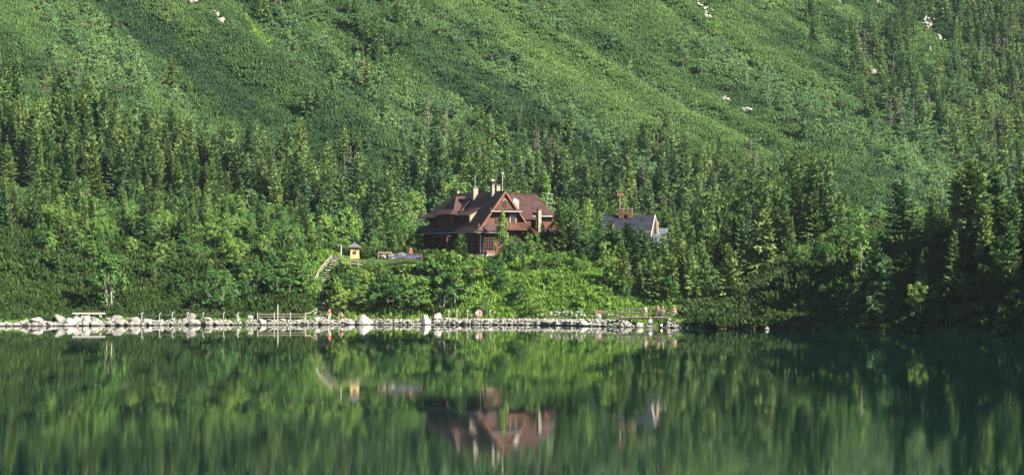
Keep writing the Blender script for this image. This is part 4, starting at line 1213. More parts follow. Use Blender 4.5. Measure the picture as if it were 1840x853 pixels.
for k, (p_, Y_, w_, h_) in enumerate([(688, 376, 14, 9), (704, 377, 16, 11), (722, 377, 20, 12)]):
    X = X_of(p_, Y_); kk = Y_ / FPX
    o = link(bpy.data.objects.new('boulder', ROCK[(k * 2 + 1) % 8])); o.location = (X, Y_, gz(X, Y_) + h_ * kk * 0.35); o.scale = (w_ * kk, w_ * kk, h_ * kk * 1.2)
    tag(o, ('small pale boulder at the near end of the terrace', 'middle pale boulder of the three on the terrace', 'largest pale boulder of the three on the terrace')[k], 'boulder', B2)
# terrace floor
v = []
for (p_, Y_) in [(672, 374.6), (770, 374.0), (770, 380), (672, 380.5)]:
    X = X_of(p_, Y_); v.append((X, Y_, max(gz(X, Y_) for X, Y_ in [(X, Y_)]) + 0.05))
mb = MB(); mb.slab(v, 0.6); o = mb.build('terrace_paving', M['path']); tag(o, 'paved terrace beside the lodge', 'terrace', kind='structure')
# kiosk
X = X_of(637, 377.0); z = gz(X, 377.0)
ki = empty('kiosk', (X, 377.0, z)); tag(ki, 'small yellow kiosk with a dark pyramid roof at the head of the stairs', 'kiosk')
mb = MB(); mb.box((0, 0, 0.85), (1.45, 1.3, 1.9), 0.15, taper=0.86); mb.build('wall', M['yellow'], ki)
mb = MB(); mb.box((0.05, -0.66, 0.95), (0.5, 0.06, 0.5), 0.15); mb.build('window', M['wood'], ki)
mb = MB(); mb.add([(-1.05, -0.95, 1.75), (1.05, -0.95, 1.75), (1.05, 0.95, 1.75), (-1.05, 0.95, 1.75), (-0.2, 0, 2.45), (0.2, 0, 2.45)], [(3, 2, 1, 0), (0, 1, 5, 4), (1, 2, 5), (2, 3, 4, 5), (3, 0, 4)]); rf = mb.build('roof', M['shingle'], ki)
mb = MB(); mb.box((0, 0, 2.52), (0.22, 0.2, 0.3)); mb.build('finial', M['shingle'], rf)
# bent lamp
X = X_of(613, 376.0); la = empty('bent_lamp', (X, 376.0, gz(X, 376.0))); tag(la, 'white lamp post with arched arm beside the kiosk', 'lamp post')
mb = MB(); mb.tube([(0, 0, -0.2), (0, 0, 1.9)], 0.09, 7); mb.build('post', M['white'], la)
mb = MB(); mb.tube([(0, 0, 1.85), (-0.12, 0, 2.15), (-0.32, 0, 2.1), (-0.42, 0, 1.75)], 0.05, 6); mb.build('arm', M['white'], la)

# ---------------------------------------------------------------- the lodge
hut = empty('mountain_lodge', tuple(HUT_O - Vector((0, 0, 0.1))), HUT_RZ)
tag(hut, 'large dark timber mountain lodge with steep brown-red tiled roofs', 'house')
def part(name, mb, mat, parent=None, **k): return mb.build(name, mat, parent or hut, **k)
TH = 0.14
# walls
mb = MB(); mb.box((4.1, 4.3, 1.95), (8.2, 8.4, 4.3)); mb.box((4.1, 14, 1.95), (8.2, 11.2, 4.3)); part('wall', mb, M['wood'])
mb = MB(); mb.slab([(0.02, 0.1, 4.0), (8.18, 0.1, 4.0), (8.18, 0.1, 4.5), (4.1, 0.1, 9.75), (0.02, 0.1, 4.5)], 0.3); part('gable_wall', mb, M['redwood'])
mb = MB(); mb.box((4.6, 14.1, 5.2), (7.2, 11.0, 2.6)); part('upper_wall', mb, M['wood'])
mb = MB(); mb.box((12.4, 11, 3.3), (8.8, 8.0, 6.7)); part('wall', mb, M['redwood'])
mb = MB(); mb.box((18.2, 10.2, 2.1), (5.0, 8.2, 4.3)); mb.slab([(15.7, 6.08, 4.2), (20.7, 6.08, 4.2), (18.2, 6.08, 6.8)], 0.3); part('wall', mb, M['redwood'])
mb = MB(); mb.box((4.1, 10, -0.35), (8.5, 20.4, 1.3)); mb.box((14, 10.4, -0.35), (14, 9, 1.3)); part('plinth', mb, M['rock'])
# main roof over the long wing
mb = MB()
mb.slab([(4.1, -0.7, 10), (0.0, -0.7, 4.6), (0.0, 8.6, 4.6), (4.1, 8.6, 10)], TH)
mb.slab([(0.0, -0.7, 4.6), (-1.0, -0.75, 3.72), (-1.0, 8.6, 3.72), (0.0, 8.6, 4.6)], TH)
mb.slab([(4.1, -0.7, 10), (4.1, 8.6, 10), (8.2, 8.6, 4.6), (8.2, -0.7, 4.6)], TH)
mb.slab([(8.2, -0.7, 4.6), (8.2, 8.6, 4.6), (9.1, 8.6, 3.72), (9.1, -0.7, 3.72)], TH)
mb.slab([(4.1, 8.6, 10), (0.7, 8.6, 6.65), (0.7, 20.0, 6.65), (4.1, 16.2, 10)], TH)
mb.slab([(0.7, 8.6, 6.65), (-0.4, 8.6, 6.15), (-0.4, 20.9, 6.15), (0.7, 20.0, 6.65)], TH)
mb.slab([(-0.4, 20.9, 6.15), (8.6, 20.9, 6.15), (7.6, 20.0, 6.65), (0.7, 20.0, 6.65)], TH)
mb.slab([(4.1, 8.6, 10), (4.1, 16.2, 10), (7.6, 20.0, 6.65), (7.6, 8.6, 6.65)], TH)
mb.slab([(4.1, 16.2, 10), (0.7, 20.0, 6.65), (7.6, 20.0, 6.65)], TH)
rA = part('roof', mb, M['tile'])
mb = MB(); mb.beam((4.1, -0.75, 10.0), (4.1, 16.3, 10.0), 0.28, 0.16); part('ridge_cap', mb, M['tile'], rA)
mb = MB()
mb.slab([(1.0, 8.6, 5.1), (-1.2, 8.6, 3.72), (-1.2, 21.4, 3.72), (1.0, 19.6, 5.1)], TH)
mb.slab([(1.0, 19.6, 5.1), (-1.2, 21.4, 3.72), (9.0, 21.4, 3.72), (8.0, 19.6, 5.1)], TH)
part('skirt_roof', mb, M['tile'])
mb = MB(); mb.tube([(-1.08, -0.7, 3.66), (-1.14, 21.3, 3.66)], 0.08, 6); mb.tube([(-0.95, -0.8, 3.62), (0.9, -0.8, 3.62), (3.0, -0.8, 3.62)], 0.07, 6); g = part('gutter', mb, M['zinc'])
mb = MB(); mb.tube([(-0.75, -0.75, 3.6), (0.05, -0.16, 3.2), (0.05, -0.16, -0.2)], 0.085, 6); part('downpipe', mb, M['white'])
# verge boards
mb = MB(); mb.beam((4.1, -0.76, 9.9), (0.0, -0.76, 4.5), 0.06, 0.26); mb.beam((0, -0.76, 4.5), (-1.0, -0.80, 3.62), 0.06, 0.22); mb.beam((4.1, -0.76, 9.9), (8.2, -0.76, 4.5), 0.06, 0.26); part('verge_board', mb, M['redpole'], rA)
# cross dormer with hipped end
mb = MB()
mb.slab([(5.0, 11.5, 9.5), (1.7, 11.5, 9.5), (0.2, 9.3, 7.4), (4.0, 9.3, 7.4)], TH)
mb.slab([(4.0, 9.3, 7.4), (0.2, 9.3, 7.4), (-1.0, 8.2, 6.6), (3.4, 8.2, 6.6)], TH)
mb.slab([(5.0, 11.5, 9.5), (4.0, 13.7, 7.4), (0.2, 13.7, 7.4), (1.7, 11.5, 9.5)], TH)
mb.slab([(1.7, 11.5, 9.5), (0.2, 13.7, 7.4), (0.2, 9.3, 7.4)], TH)
mb.slab([(0.2, 9.3, 7.4), (0.2, 13.7, 7.4), (-1.0, 14.6, 6.6), (-1.0, 8.2, 6.6)], TH)
mb.slab([(0.2, 13.7, 7.4), (4.0, 13.7, 7.4), (3.4, 14.6, 6.6), (-1.0, 14.6, 6.6)], TH)
dm = part('dormer', mb, M['tile'])
mb = MB(); mb.box((1.55, 11.4, 5.35), (3.9, 4.6, 3.1)); part('dormer_wall', mb, M['wood'], dm)
def window(name, c, w, h, axis, nx, ny, fm='wood', parent=None, fw=0.09, proud=0.0):
    """axis 'b': in a wall facing the lake corner (normal -b); axis 'a': in a wall facing -a"""
    root = MB()
    ax = Vector((1, 0, 0)) if axis == 'b' else Vector((0, -1, 0)); nrm = Vector((0, -1, 0)) if axis == 'b' else Vector((-1, 0, 0))
    c = Vector(c) + nrm * proud; up = Vector((0, 0, 1))
    for s_ in (-1, 1):
        root.beam(c + ax * (s_ * w / 2) - up * (h / 2) + nrm * 0.05, c + ax * (s_ * w / 2) + up * (h / 2) + nrm * 0.05, fw, 0.12, up=nrm)
        root.beam(c - ax * (w / 2 + fw / 2) + up * (s_ * h / 2) + nrm * 0.05, c + ax * (w / 2 + fw / 2) + up * (s_ * h / 2) + nrm * 0.05, 0.12, fw)
    wo = part(name, root, M[fm], parent)
    q = MB(); q.slab([c - ax * w / 2 - up * h / 2 + nrm * 0.02, c + ax * w / 2 - up * h / 2 + nrm * 0.02, c + ax * w / 2 + up * h / 2 + nrm * 0.02, c - ax * w / 2 + up * h / 2 + nrm * 0.02], 0.03)
    part('pane', q, M['glass'], wo)
    q = MB()
    for i in range(1, nx): q.beam(c + ax * (w * (i / nx - 0.5)) - up * h / 2 + nrm * 0.045, c + ax * (w * (i / nx - 0.5)) + up * h / 2 + nrm * 0.045, 0.055, 0.05, up=nrm)
    for j in range(1, ny): q.beam(c - ax * w / 2 + up * (h * (j / ny - 0.5)) + nrm * 0.048, c + ax * w / 2 + up * (h * (j / ny - 0.5)) + nrm * 0.048, 0.05, 0.055)
    if nx > 1 or ny > 1: part('glazing_bar', q, M[fm], wo)
    return wo
for b_ in (10.3, 12.4): window('window', (-0.4, b_, 5.6), 1.2, 1.3, 'a', 2, 2, parent=None)
# shed dormer
mb = MB(); mb.slab([(3.1, 3.6, 7.95), (-0.35, 3.6, 6.25), (-0.35, 7.9, 6.25), (3.1, 7.9, 7.95)], TH); d2 = part('dormer', mb, M['tile'])
mb = MB(); mb.slab([(0.25, 4.0, 4.95), (0.25, 4.0, 6.4), (2.5, 4.0, 7.5)][::-1], 0.1); mb.slab([(0.25, 7.5, 4.95), (0.25, 7.5, 6.4), (2.5, 7.5, 7.5)], 0.1); part('dormer_cheek', mb, M['cream'], d2)
mb = MB(); mb.box((0.30, 5.75, 5.65), (0.14, 3.5, 1.5)); part('dormer_wall', mb, M['wood'], d2)
window('window', (0.22, 5.2, 5.6), 0.9, 1.0, 'a', 2, 2)
window('window', (0.22, 6.6, 5.6), 0.9, 1.0, 'a', 2, 2)
for b_ in (15.6, 17.6): window('window', (1.0, b_, 5.75), 0.8, 0.8, 'a', 2, 2)
# ground floor, shaded side
for b_ in (1.6, 4.0, 14.3, 16.6, 18.7): window('window', (0.0, b_, 1.95), 1.5, 2.1, 'a', 3, 4)
# porch on the shaded side
mb = MB(); mb.slab([(0.1, 6.9, 3.45), (-2.2, 6.9, 2.95), (-2.2, 12.5, 2.95), (0.1, 12.5, 3.45)], 0.16); po = part('porch_roof', mb, M['tile'])
for b_ in (7.2, 9.8, 12.2):
    mb = MB(); mb.box((-2.0, b_, 1.3), (0.18, 0.18, 3.2)); part('porch_post', mb, M['wood'])
mb = MB(); mb.box((-1.0, 9.7, 0.0), (2.4, 5.6, 0.5)); part('porch_floor', mb, M['wood'])
mb = MB(); mb.box((-2.0, 9.7, 0.65), (0.1, 5.0, 0.9)); part('porch_rail', mb, M['wood'])
for b_ in (8.3, 10.9): window('window', (0.0, b_, 1.95), 1.5, 2.1, 'a', 3, 4)
# lit front: big paned window, corner posts, lower skirt, balcony
window('window', (1.5, 0.1, 2.05), 1.75, 2.35, 'b', 4, 5, 'redwood', proud=0.02)
for a_ in (0.15, 2.85, 5.4, 8.05):
    mb = MB(); mb.box((a_, -0.02, 1.9), (0.22, 0.22, 3.9)); part('corner_post', mb, M['redwood'])
mb = MB(); mb.box((1.5, 0.0, 0.35), (2.4, 0.14, 0.9)); part('sill_panel', mb, M['redpole'])
window('window', (4.2, 0.1, 2.05), 1.6, 2.2, 'b', 4, 5, 'redwood'); window('window', (6.8, 0.1, 2.05), 1.6, 2.2, 'b', 4, 5, 'redwood')
mb = MB(); mb.slab([(-0.2, 0.05, 4.95), (-0.9, -1.1, 3.85), (2.9, -1.1, 3.85), (2.9, 0.05, 4.95)], TH); part('skirt_roof', mb, M['tile'])
mb = MB(); mb.box((5.4, -0.6, 4.1), (5.0, 1.3, 0.2)); ba = part('balcony', mb, M['wood'])
for k in range(22):
    mb = MB(); mb.box((2.95 + k * 0.233, -1.2, 4.65), (0.15, 0.05, 0.9)); part('balcony_board', mb, M['redwood'], ba)
mb = MB(); mb.box((5.4, -1.2, 5.14), (5.1, 0.12, 0.10)); part('balcony_rail', mb, M['redwood'], ba)
mb = MB(); mb.box((5.75, 0.04, 5.3), (0.95, 0.12, 2.1)); dr = part('door', mb, M['redpole'])
mb = MB(); mb.box((5.75, -0.04, 5.6), (0.6, 0.05, 1.2)); part('pane', mb, M['glass'], dr)
mb = MB()
for s_ in (-0.53, 0.53): mb.box((5.75 + s_, -0.06, 5.3), (0.10, 0.1, 2.15))
mb.box((5.75, -0.06, 6.42), (1.2, 0.1, 0.12)); part('door_frame', mb, M['white'], dr)
window('window', (3.2, 0.1, 5.6), 0.75, 0.95, 'b', 2, 2, 'redwood')
window('window', (7.0, 0.1, 5.3), 0.6, 0.8, 'b', 2, 2, 'redwood')
mb = MB(); mb.slab([(1.75, -0.1, 7.5), (1.45, -0.95, 6.95), (6.75, -0.95, 6.95), (6.45, -0.1, 7.5)], TH); part('skirt_roof', mb, M['tile'])
mb = MB(); mb.tube([(1.4, -1.0, 6.85), (6.8, -1.0, 6.85)], 0.07, 6); part('gutter', mb, M['zinc'])
mb = MB(); mb.slab([(2.1, -0.42, 7.25), (6.1, -0.42, 7.25), (4.1, -0.42, 9.8)], 0.28); pd = part('pediment', mb, M['redwood'])
for k in range(9):
    x = 2.6 + k * 0.375; top_ = 7.25 + (2.0 - abs(x - 4.1)) * 1.27
    mb = MB(); mb.beam((x, -0.44, 7.3), (x + (0.9 if x < 4.1 else -0.9) * 0 , -0.44, top_ - 0.1), 0.07, 0.05, up=(0, -1, 0)); part('batten', mb, M['wood'], pd)
window('window', (4.1, -0.44, 8.05), 0.62, 0.8, 'b', 2, 2, 'wood', parent=None)
mb = MB(); mb.tube([(4.1 + 0.38 * math.cos(t), -0.50, 8.42 + 0.30 * math.sin(t)) for t in np.linspace(0, math.pi, 9)], 0.05, 5); part('window_arch', mb, M['white'], pd)
# roof of the side block
mb = MB()
mb.slab([(4.1, 11, 10), (4.1, 6.2, 6.45), (16.9, 6.2, 6.45), (15.9, 11, 10)], TH)
mb.slab([(15.9, 11, 10), (17.5, 15.8, 6.45), (4.1, 15.8, 6.45), (4.1, 11, 10)], TH)
mb.slab([(15.9, 11, 10), (16.9, 6.2, 6.45), (17.5, 15.8, 6.45)], TH)
rB = part('roof', mb, M['tile'])
mb = MB(); mb.beam((4.3, 11, 10.02), (15.9, 11, 10.02), 0.26, 0.14); part('ridge_cap', mb, M['tile'], rB)
mb = MB(); mb.slab([(8.3, 6.6, 7.0), (8.0, 5.0, 5.85), (12.9, 5.0, 5.85), (12.0, 6.6, 7.0)], TH); part('skirt_roof', mb, M['tile'])
mb = MB(); mb.slab([(8.9, 7.0, 4.6), (8.9, 5.2, 3.65), (15.6, 5.2, 3.65), (15.6, 7.0, 4.6)], TH); part('skirt_roof', mb, M['tile'])
mb = MB(); mb.tube([(11.6, 6.12, 6.36), (16.9, 6.12, 6.36)], 0.08, 6); part('gutter', mb, M['zinc'])
for a_ in (10.0, 11.4, 13.2): window('window', (a_, 7.0, 5.25), 0.9, 0.9, 'b', 2, 2, 'redwood')
for a_ in (10.0, 12.4): window('window', (a_, 7.0, 2.0), 1.4, 1.6, 'b', 3, 3, 'redwood')
# small gabled wing
mb = MB()
mb.slab([(18.2, 5.4, 7.0), (15.4, 5.4, 4.1), (15.4, 14.4, 4.1), (18.2, 14.4, 7.0)], TH)
mb.slab([(18.2, 5.4, 7.0), (18.2, 14.4, 7.0), (21.0, 14.4, 4.1), (21.0, 5.4, 4.1)], TH)
mb.slab([(15.4, 6.0, 4.6), (14.9, 4.9, 3.9), (21.5, 4.9, 3.9), (21.0, 6.0, 4.6)], TH)
part('roof', mb, M['tile'])
window('window', (18.2, 6.08, 5.2), 0.6, 0.7, 'b', 2, 2, 'redwood')
# chimneys
def chimney(c, s, z0, z1, mat='cream', cap=0.12):
    mb = MB(); mb.box((c[0], c[1], (z0 + z1) / 2), (s[0], s[1], z1 - z0)); ch = part('chimney', mb, M[mat])
    mb = MB(); mb.box((c[0], c[1], z1 + cap / 2), (s[0] + 0.14, s[1] + 0.14, cap)); part('chimney_cap', mb, M['brick' if mat == 'cream' else 'cream'], ch)
    return ch
chimney((4.1, 15.6), (0.4, 0.4), 9.5, 10.55); chimney((3.4, 8.4), (0.8, 0.9), 8.3, 10.75)
c3 = chimney((3.55, 2.6), (0.45, 0.7), 8.2, 11.1); chimney((4.25, 2.2), (0.6, 0.6), 8.6, 10.95)
mb = MB(); mb.tube([(3.55, 2.6, 11.2), (3.55, 2.6, 11.7)], 0.16, 8); part('flue', mb, M['darkmetal'], c3)
mb = MB(); mb.tube([(3.55, 2.6, 11.6), (3.55, 2.6, 11.75), (3.55, 2.6, 11.95)], [0.30, 0.32, 0.12], 8); part('cowl', mb, M['white'], c3)
c4 = chimney((10.2, 7.6), (1.05, 0.8), 7.0, 8.9)
mb = MB(); mb.tube([(9.9, 7.0, 8.75), (9.86, 6.93, 8.77), (9.82, 6.83, 8.79)], [0.06, 0.28, 0.40], 12); part('satellite_dish', mb, M['zinc'])
c5 = chimney((13.6, 5.9), (0.55, 0.6), 3.6, 7.35)
mb = MB(); mb.tube([(13.6, 5.9, 7.4), (13.6, 5.9, 7.9)], 0.17, 8); part('flue', mb, M['darkmetal'], c5)
for (x, y) in ((8.9, 7.4), (9.2, 7.5), (8.6, 7.2)):
    mb = MB(); mb.tube([(x, y, 7.2), (x, y, 8.3 + 0.25 * (x - 8.6))], 0.05, 6); part('vent_pipe', mb, M['darkmetal'])
# masts and aerial
mb = MB(); mb.tube([(3.9, 9.2, 9.8), (3.9, 9.2, 12.9)], 0.035, 5); part('mast', mb, M['zinc'])
mb = MB(); mb.tube([(4.1, 0.3, 9.8), (4.1, 0.3, 12.6)], 0.04, 5); ms = part('mast', mb, M['zinc'])
mb = MB(); mb.tube([(4.1, 0.3, 12.6), (4.1, 0.3, 12.7), (4.1, 0.3, 12.9)], [0.12, 0.2, 0.1], 8); part('mast_lamp', mb, M['white'], ms)
mb = MB(); mb.tube([(16.6, 8.5, 6.0), (16.6, 8.5, 10.2)], 0.03, 5)
for z_, w_ in ((10.1, 1.4), (9.3, 1.2), (8.6, 1.3)): mb.beam((16.2, 8.4, z_), (16.2 + w_, 8.4, z_ - 0.12), 0.05, 0.05)
part('aerial', mb, M['zinc'])

# ---------------------------------------------------------------- the dark grey house
ANZ = gz(ANNEX_O.x + 5, 394.0)
an = empty('grey_roof_house', (ANNEX_O.x - 0.9, 393.5, 10.2), R(-16)); tag(an, 'house with a dark grey roof and two brick chimneys, half hidden by spruces', 'house')
def apart(name, mb, mat, parent=None): return mb.build(name, mat, parent or an)
mb = MB(); mb.box((4.3, 3.5, 0.8), (8.6, 6.6, 3.8)); mb.slab([(8.6, 0.2, 2.6), (8.6, 6.8, 2.6), (8.6, 3.5, 6.4)], 0.2); apart('wall', mb, M['wood'])
mb = MB(); mb.slab([(-0.5, 3.5, 6.75), (-0.9, -0.7, 1.9), (9.1, -0.7, 1.9), (9.1, 3.5, 6.75)], 0.14); mb.slab([(-0.5, 3.5, 6.75), (9.1, 3.5, 6.75), (9.1, 7.7, 1.9), (-0.5, 7.7, 1.9)], 0.14); ar = apart('roof', mb, M['slate'])
mb = MB(); mb.beam((9.14, 3.5, 6.68), (9.14, -0.7, 1.85), 0.08, 0.32); mb.beam((9.14, 3.5, 6.68), (9.14, 7.7, 1.85), 0.08, 0.32); apart('verge_board', mb, M['white'], ar)
mb = MB(); mb.beam((-0.7, 0.9, 3.95), (9.0, 0.9, 3.95), 0.09, 0.09); apart('snow_guard', mb, M['white'], ar)
for k in range(6):
    mb = MB(); mb.beam((9.12, 1.3 + k * 0.75, 2.6), (9.12, 1.3 + k * 0.75 , min(6.3, 2.2 + (1.9 + k * 0.75) * 1.15 if k < 3 else 2.2 + (6.3 - k * 0.75) * 1.0)), 0.08, 0.08, up=(1, 0, 0)); apart('gable_batten', mb, M['greywood'])
mb = MB(); mb.box((8.74, 3.3, 4.2), (0.06, 0.8, 0.9)); apart('window', mb, M['glass'])
for (x, w_) in ((3.6, 0.75), (5.05, 0.7)):
    mb = MB(); mb.box((x, 3.2, 6.9), (w_, 0.7, 1.5)); ch = apart('chimney', mb, M['brick'])
    mb = MB(); mb.box((x, 3.2, 7.7), (w_ + 0.12, 0.82, 0.12)); apart('chimney_cap', mb, M['cream'], ch)
mb = MB(); mb.box((9.6, 3.2, 4.4), (0.25, 0.3, 2.6)); apart('flue', mb, M['yellow'])
mb = MB(); mb.slab([(9.2, 4.5, 4.6), (9.3, -0.9, 1.0), (12.6, -0.9, 1.0), (11.2, 4.5, 4.6)], 0.12); apart('lower_roof', mb, M['blueslate'])
mb = MB(); mb.box((10.6, 2.6, 0.6), (2.6, 4.6, 2.2)); apart('lower_wall', mb, M['wood'])
# box on a pole between the houses
X = X_of(1114, 399); fl = empty('siren_post', (X, 399, gz(X, 399))); tag(fl, 'brown box on a thin pole above the dark grey roof', 'pole')
zt = CAMH + (HORIZON - 349) / FPX * 399 - gz(X, 399)
mb = MB(); mb.tube([(0, 0, -0.2), (0, 0, zt - 0.2)], 0.07, 6); mb.build('pole', M['greywood'], fl)
mb = MB(); mb.box((0, 0, zt), (1.0, 0.5, 0.44), 0.2); bx_ = mb.build('box', M['redpole'], fl)
mb = MB(); mb.box((0, 0, zt + 0.27), (1.15, 0.65, 0.08), 0.2); mb.build('lid', M['wood'], bx_)

# ---------------------------------------------------------------- footbridge
BY = 345.5
fb = empty('footbridge', (X_of(1160, BY), BY, 1.25)); tag(fb, 'timber footbridge with dark railings over the stream outflow', 'bridge')
ox = fb.location.x
x0, x1 = X_of(1112, BY) - ox, X_of(1238, BY) - ox
for y_ in (-0.8, 0.8):
    mb = MB(); mb.beam((x0, y_, -0.12), (x1, y_, -0.12), 0.22, 0.28); mb.build('beam', M['bridgewood'], fb)
n_ = 34
pl = None
for k in range(n_):
    mb = MB(); mb.box((x0 + (x1 - x0) * (k + 0.5) / n_, 0, 0.055 + rg.uniform(0, 0.01)), ((x1 - x0) / n_ * 0.93, 2.1, 0.06)); mb.build('plank', M['greywood'], fb)
for y_ in (-1.0, 1.0):
    for p_ in (1114, 1134, 1156, 1180, 1206, 1235):
        mb = MB(); mb.box((X_of(p_, BY) - ox, y_, 0.6), (0.13, 0.13, 1.4)); mb.build('post', M['bridgewood'], fb)
    for h_ in (1.22, 0.65):
        mb = MB(); mb.beam((x0, y_ - 0.09 * (1 if y_ < 0 else -1), h_), (x1, y_ - 0.09 * (1 if y_ < 0 else -1), h_), 0.08, 0.11); mb.build('rail', M['bridgewood'], fb)
fence('path_railing', gpts([(1072, 351.0), (1093, 349.2), (1110, 347.2)]), 'pale two-rail fence leading to the footbridge', 1.2, 0.14, (1.1, 0.6), 0.12, cat='railing')
X = X_of(1080, 352.6); lp = empty('plank_stack', (X, 352.6, gz(X, 352.6))); tag(lp, 'small stack of pale planks and reddish logs at the end of the stone wall', 'planks')
for k in range(5):
    mb = MB(); mb.beam((-0.9 + 0.1 * (k % 2), -0.25 + 0.1 * k, 0.35 + 0.17 * k), (0.9, -0.25 + 0.1 * k, 0.35 + 0.17 * k), 0.28, 0.13); mb.build('plank', M['white'] if k in (1, 3) else M['redpole'], lp)
# fallen branch in the water
br = empty('fallen_branch', (X_of(1345, 330), float(shore(X_of(1345, 328))) - 0.2, 0.0)); tag(br, 'bare fallen branch reaching into the water below the bushes', 'branch')
mb = MB(); mb.tube([(-0.7, 0.3, 0.75), (-0.2, 0.1, 0.35), (0.4, -0.1, 0.05), (1.4, -0.3, 0.06)], [0.03, 0.05, 0.06, 0.04], 5); mb.tube([(0.3, -0.1, 0.1), (-0.2, -0.3, 0.02), (-0.6, -0.4, 0.0)], [0.05, 0.04, 0.02], 5); mb.build('limb', M['palebark'], br)

# ---------------------------------------------------------------- rocks high on the slope
def outcrop(px_, py_, a, b, seed, label):
    g = ray_ground(px_, py_)
    if not g: return
    X, Y = g; z = gz(X, Y); k = Y / FPX
    rq = np.random.default_rng(seed); bm = bmesh.new()
    n_p = int(6 + a * b / 14)
    for i in range(n_p):
        me = hull_mesh(seed * 31 + i, 14, mat=M['cliff'])
        tmp = bmesh.new(); tmp.from_mesh(me); bpy.data.meshes.remove(me)
        v_ = rq.uniform(-1, 1); u_ = np.clip(v_ * 0.5 + rq.normal(0, 0.35), -1, 1)      # pieces strung down the fall line
        gg = ray_ground(px_ + u_ * a, py_ + v_ * b)
        if not gg: gg = (X, Y)
        sz = rq.uniform(0.5, 1.5)
        mt = Matrix.Translation((gg[0] - X, gg[1] - Y, gz(*gg) - z + 0.35 * sz + 0.35)) @ Matrix.Rotation(rq.uniform(0, 6), 4, 'Z') @ Matrix.Rotation(rq.normal(0, 0.4), 4, 'X') @ Matrix.Diagonal((sz * rq.uniform(1.0, 2.0), sz * rq.uniform(0.9, 1.5), sz * rq.uniform(0.6, 1.3), 1))
        tmp.transform(mt); m2 = bpy.data.meshes.new('x'); tmp.to_mesh(m2); tmp.free(); bm.from_mesh(m2); bpy.data.meshes.remove(m2)
    me = bpy.data.meshes.new('rock_outcrop'); bm.to_mesh(me); bm.free(); me.materials.append(M['cliff'])
    o = link(bpy.data.objects.new('rock_outcrop', me)); o.location = (X, Y, z)
    tag(o, label, 'rock', 'bare rocks on the mountainside')
OC = ['pale streaked rock face beside the green gully high on the slope', 'brownish rock ledge at the top edge left of the green gully', 'grey rock at the top edge right of the green gully',
      'rusty rock in the head of the bare gully above the lodge', 'pale rock lower in the bare gully above the lodge', 'largest pale rockslide high above the headland', 'small pale rock just below the largest rockslide',
      'grey rock at the top edge between the bare gully and the rockslide', 'small white rock at the top, middle of three in a row', 'small white rock at the top nearest the rockslide',
      'pale upright rock among dark spruces near the right edge', 'small pinkish rock on the slope left of the dead spruces', 'pale strip of stones on the slope above the valley, upper one', 'pale strip of stones on the slope above the valley, lower one',
      'tiny pale rock under the rockslide', 'tiny pale rock among the spruces right of the rockslide']
for i, (c, a, b) in enumerate(ROCKS_PX):
    outcrop(c[0], c[1], a, b, 900 + i, OC[i])
gp = []
rng = np.random.default_rng(12)
for (a, b, w) in GULLY_PX:
    for k in range(70):
        t = rng.random(); g = ray_ground(a[0] + (b[0] - a[0]) * t + rng.normal(0, w * 0.5), a[1] + (b[1] - a[1]) * t + rng.normal(0, w * 0.4))
        if g: gp.append((g[0], g[1], gz(*g), rng.uniform(1.2, 2.4)))
scatter('gully_grass', proto_collection('gully_grass_shape', GRASS), np.array(gp), 'bright grass strips in the gullies of the mountainside', 'grass', 0.2, 11)

# dead grey spruces
DS = [((934, 262), 9.5, 'bare grey dead spruce above the lodge roof'), ((272, 305), 10, 'bare grey dead spruce in the forest belt above the plank bench'), ((1600, 235), 10, 'grey dead spruce at the left of the dead group on the far slope'),
      ((1618, 232), 11, 'tallest grey dead spruce of the group on the far slope'), ((1640, 240), 10, 'grey dead spruce in the middle of the group on the far slope'), ((1668, 235), 10, 'grey dead spruce at the right of the dead group on the far slope'),
      ((1795, 270), 11, 'grey dead spruce on the far slope near the right edge'), ((150, 270), 9, 'thin dead spruce among the left forest tips'), ((475, 380), 9, 'brownish dead spruce in the forest above the stairs'), ((1350, 300), 8, 'thin grey dead spruce above the valley forest')]
for i, (c, h, lab) in enumerate(DS):
    g = ray_ground(*c)
    if g:
        o = tree_thing('dead_spruce', DEAD[i % 2], (g[0], g[1], gz(*g) - 0.2), h, 12.0, 1.0, i * 1.3); tag(o, lab, 'dead tree', 'dead spruces')

# ---------------------------------------------------------------- people
def cloth(name, c):
    m, n, l, b = new_mat(name); b.inputs['Base Color'].default_value = (*c, 1); b.inputs['Roughness'].default_value = 0.85
    tc = n.new('ShaderNodeTexCoord'); nz = n.new('ShaderNodeTexNoise'); nz.inputs['Scale'].default_value = 14; l.new(tc.outputs['Object'], nz.inputs['Vector'])
    r = ramp(n, [(0.3, tuple(x * 0.8 for x in c)), (0.7, c)]); l.new(nz.outputs['Fac'], r.inputs['Fac']); l.new(r.outputs['Color'], b.inputs['Base Color'])
    return m
SKIN = cloth('skin', (0.42, 0.27, 0.20))
def skin_obj(name, verts, edges, radii, mat, parent=None, root=0, lv=1):
    me = bpy.data.meshes.new(name); me.from_pydata([tuple(v) for v in verts], edges, []); me.materials.append(mat)
    o = link(bpy.data.objects.new(name, me), parent)
    md = o.modifiers.new('skin', 'SKIN'); md.use_smooth_shade = True
    lay = me.skin_vertices[0].data if me.skin_vertices else None
    for i, r in enumerate(radii):
        r = r if isinstance(r, tuple) else (r, r)
        me.skin_vertices[0].data[i].radius = r; me.skin_vertices[0].data[i].use_root = (i == root)
    sd = o.modifiers.new('smooth', 'SUBSURF'); sd.levels = lv; sd.render_levels = lv
    return o
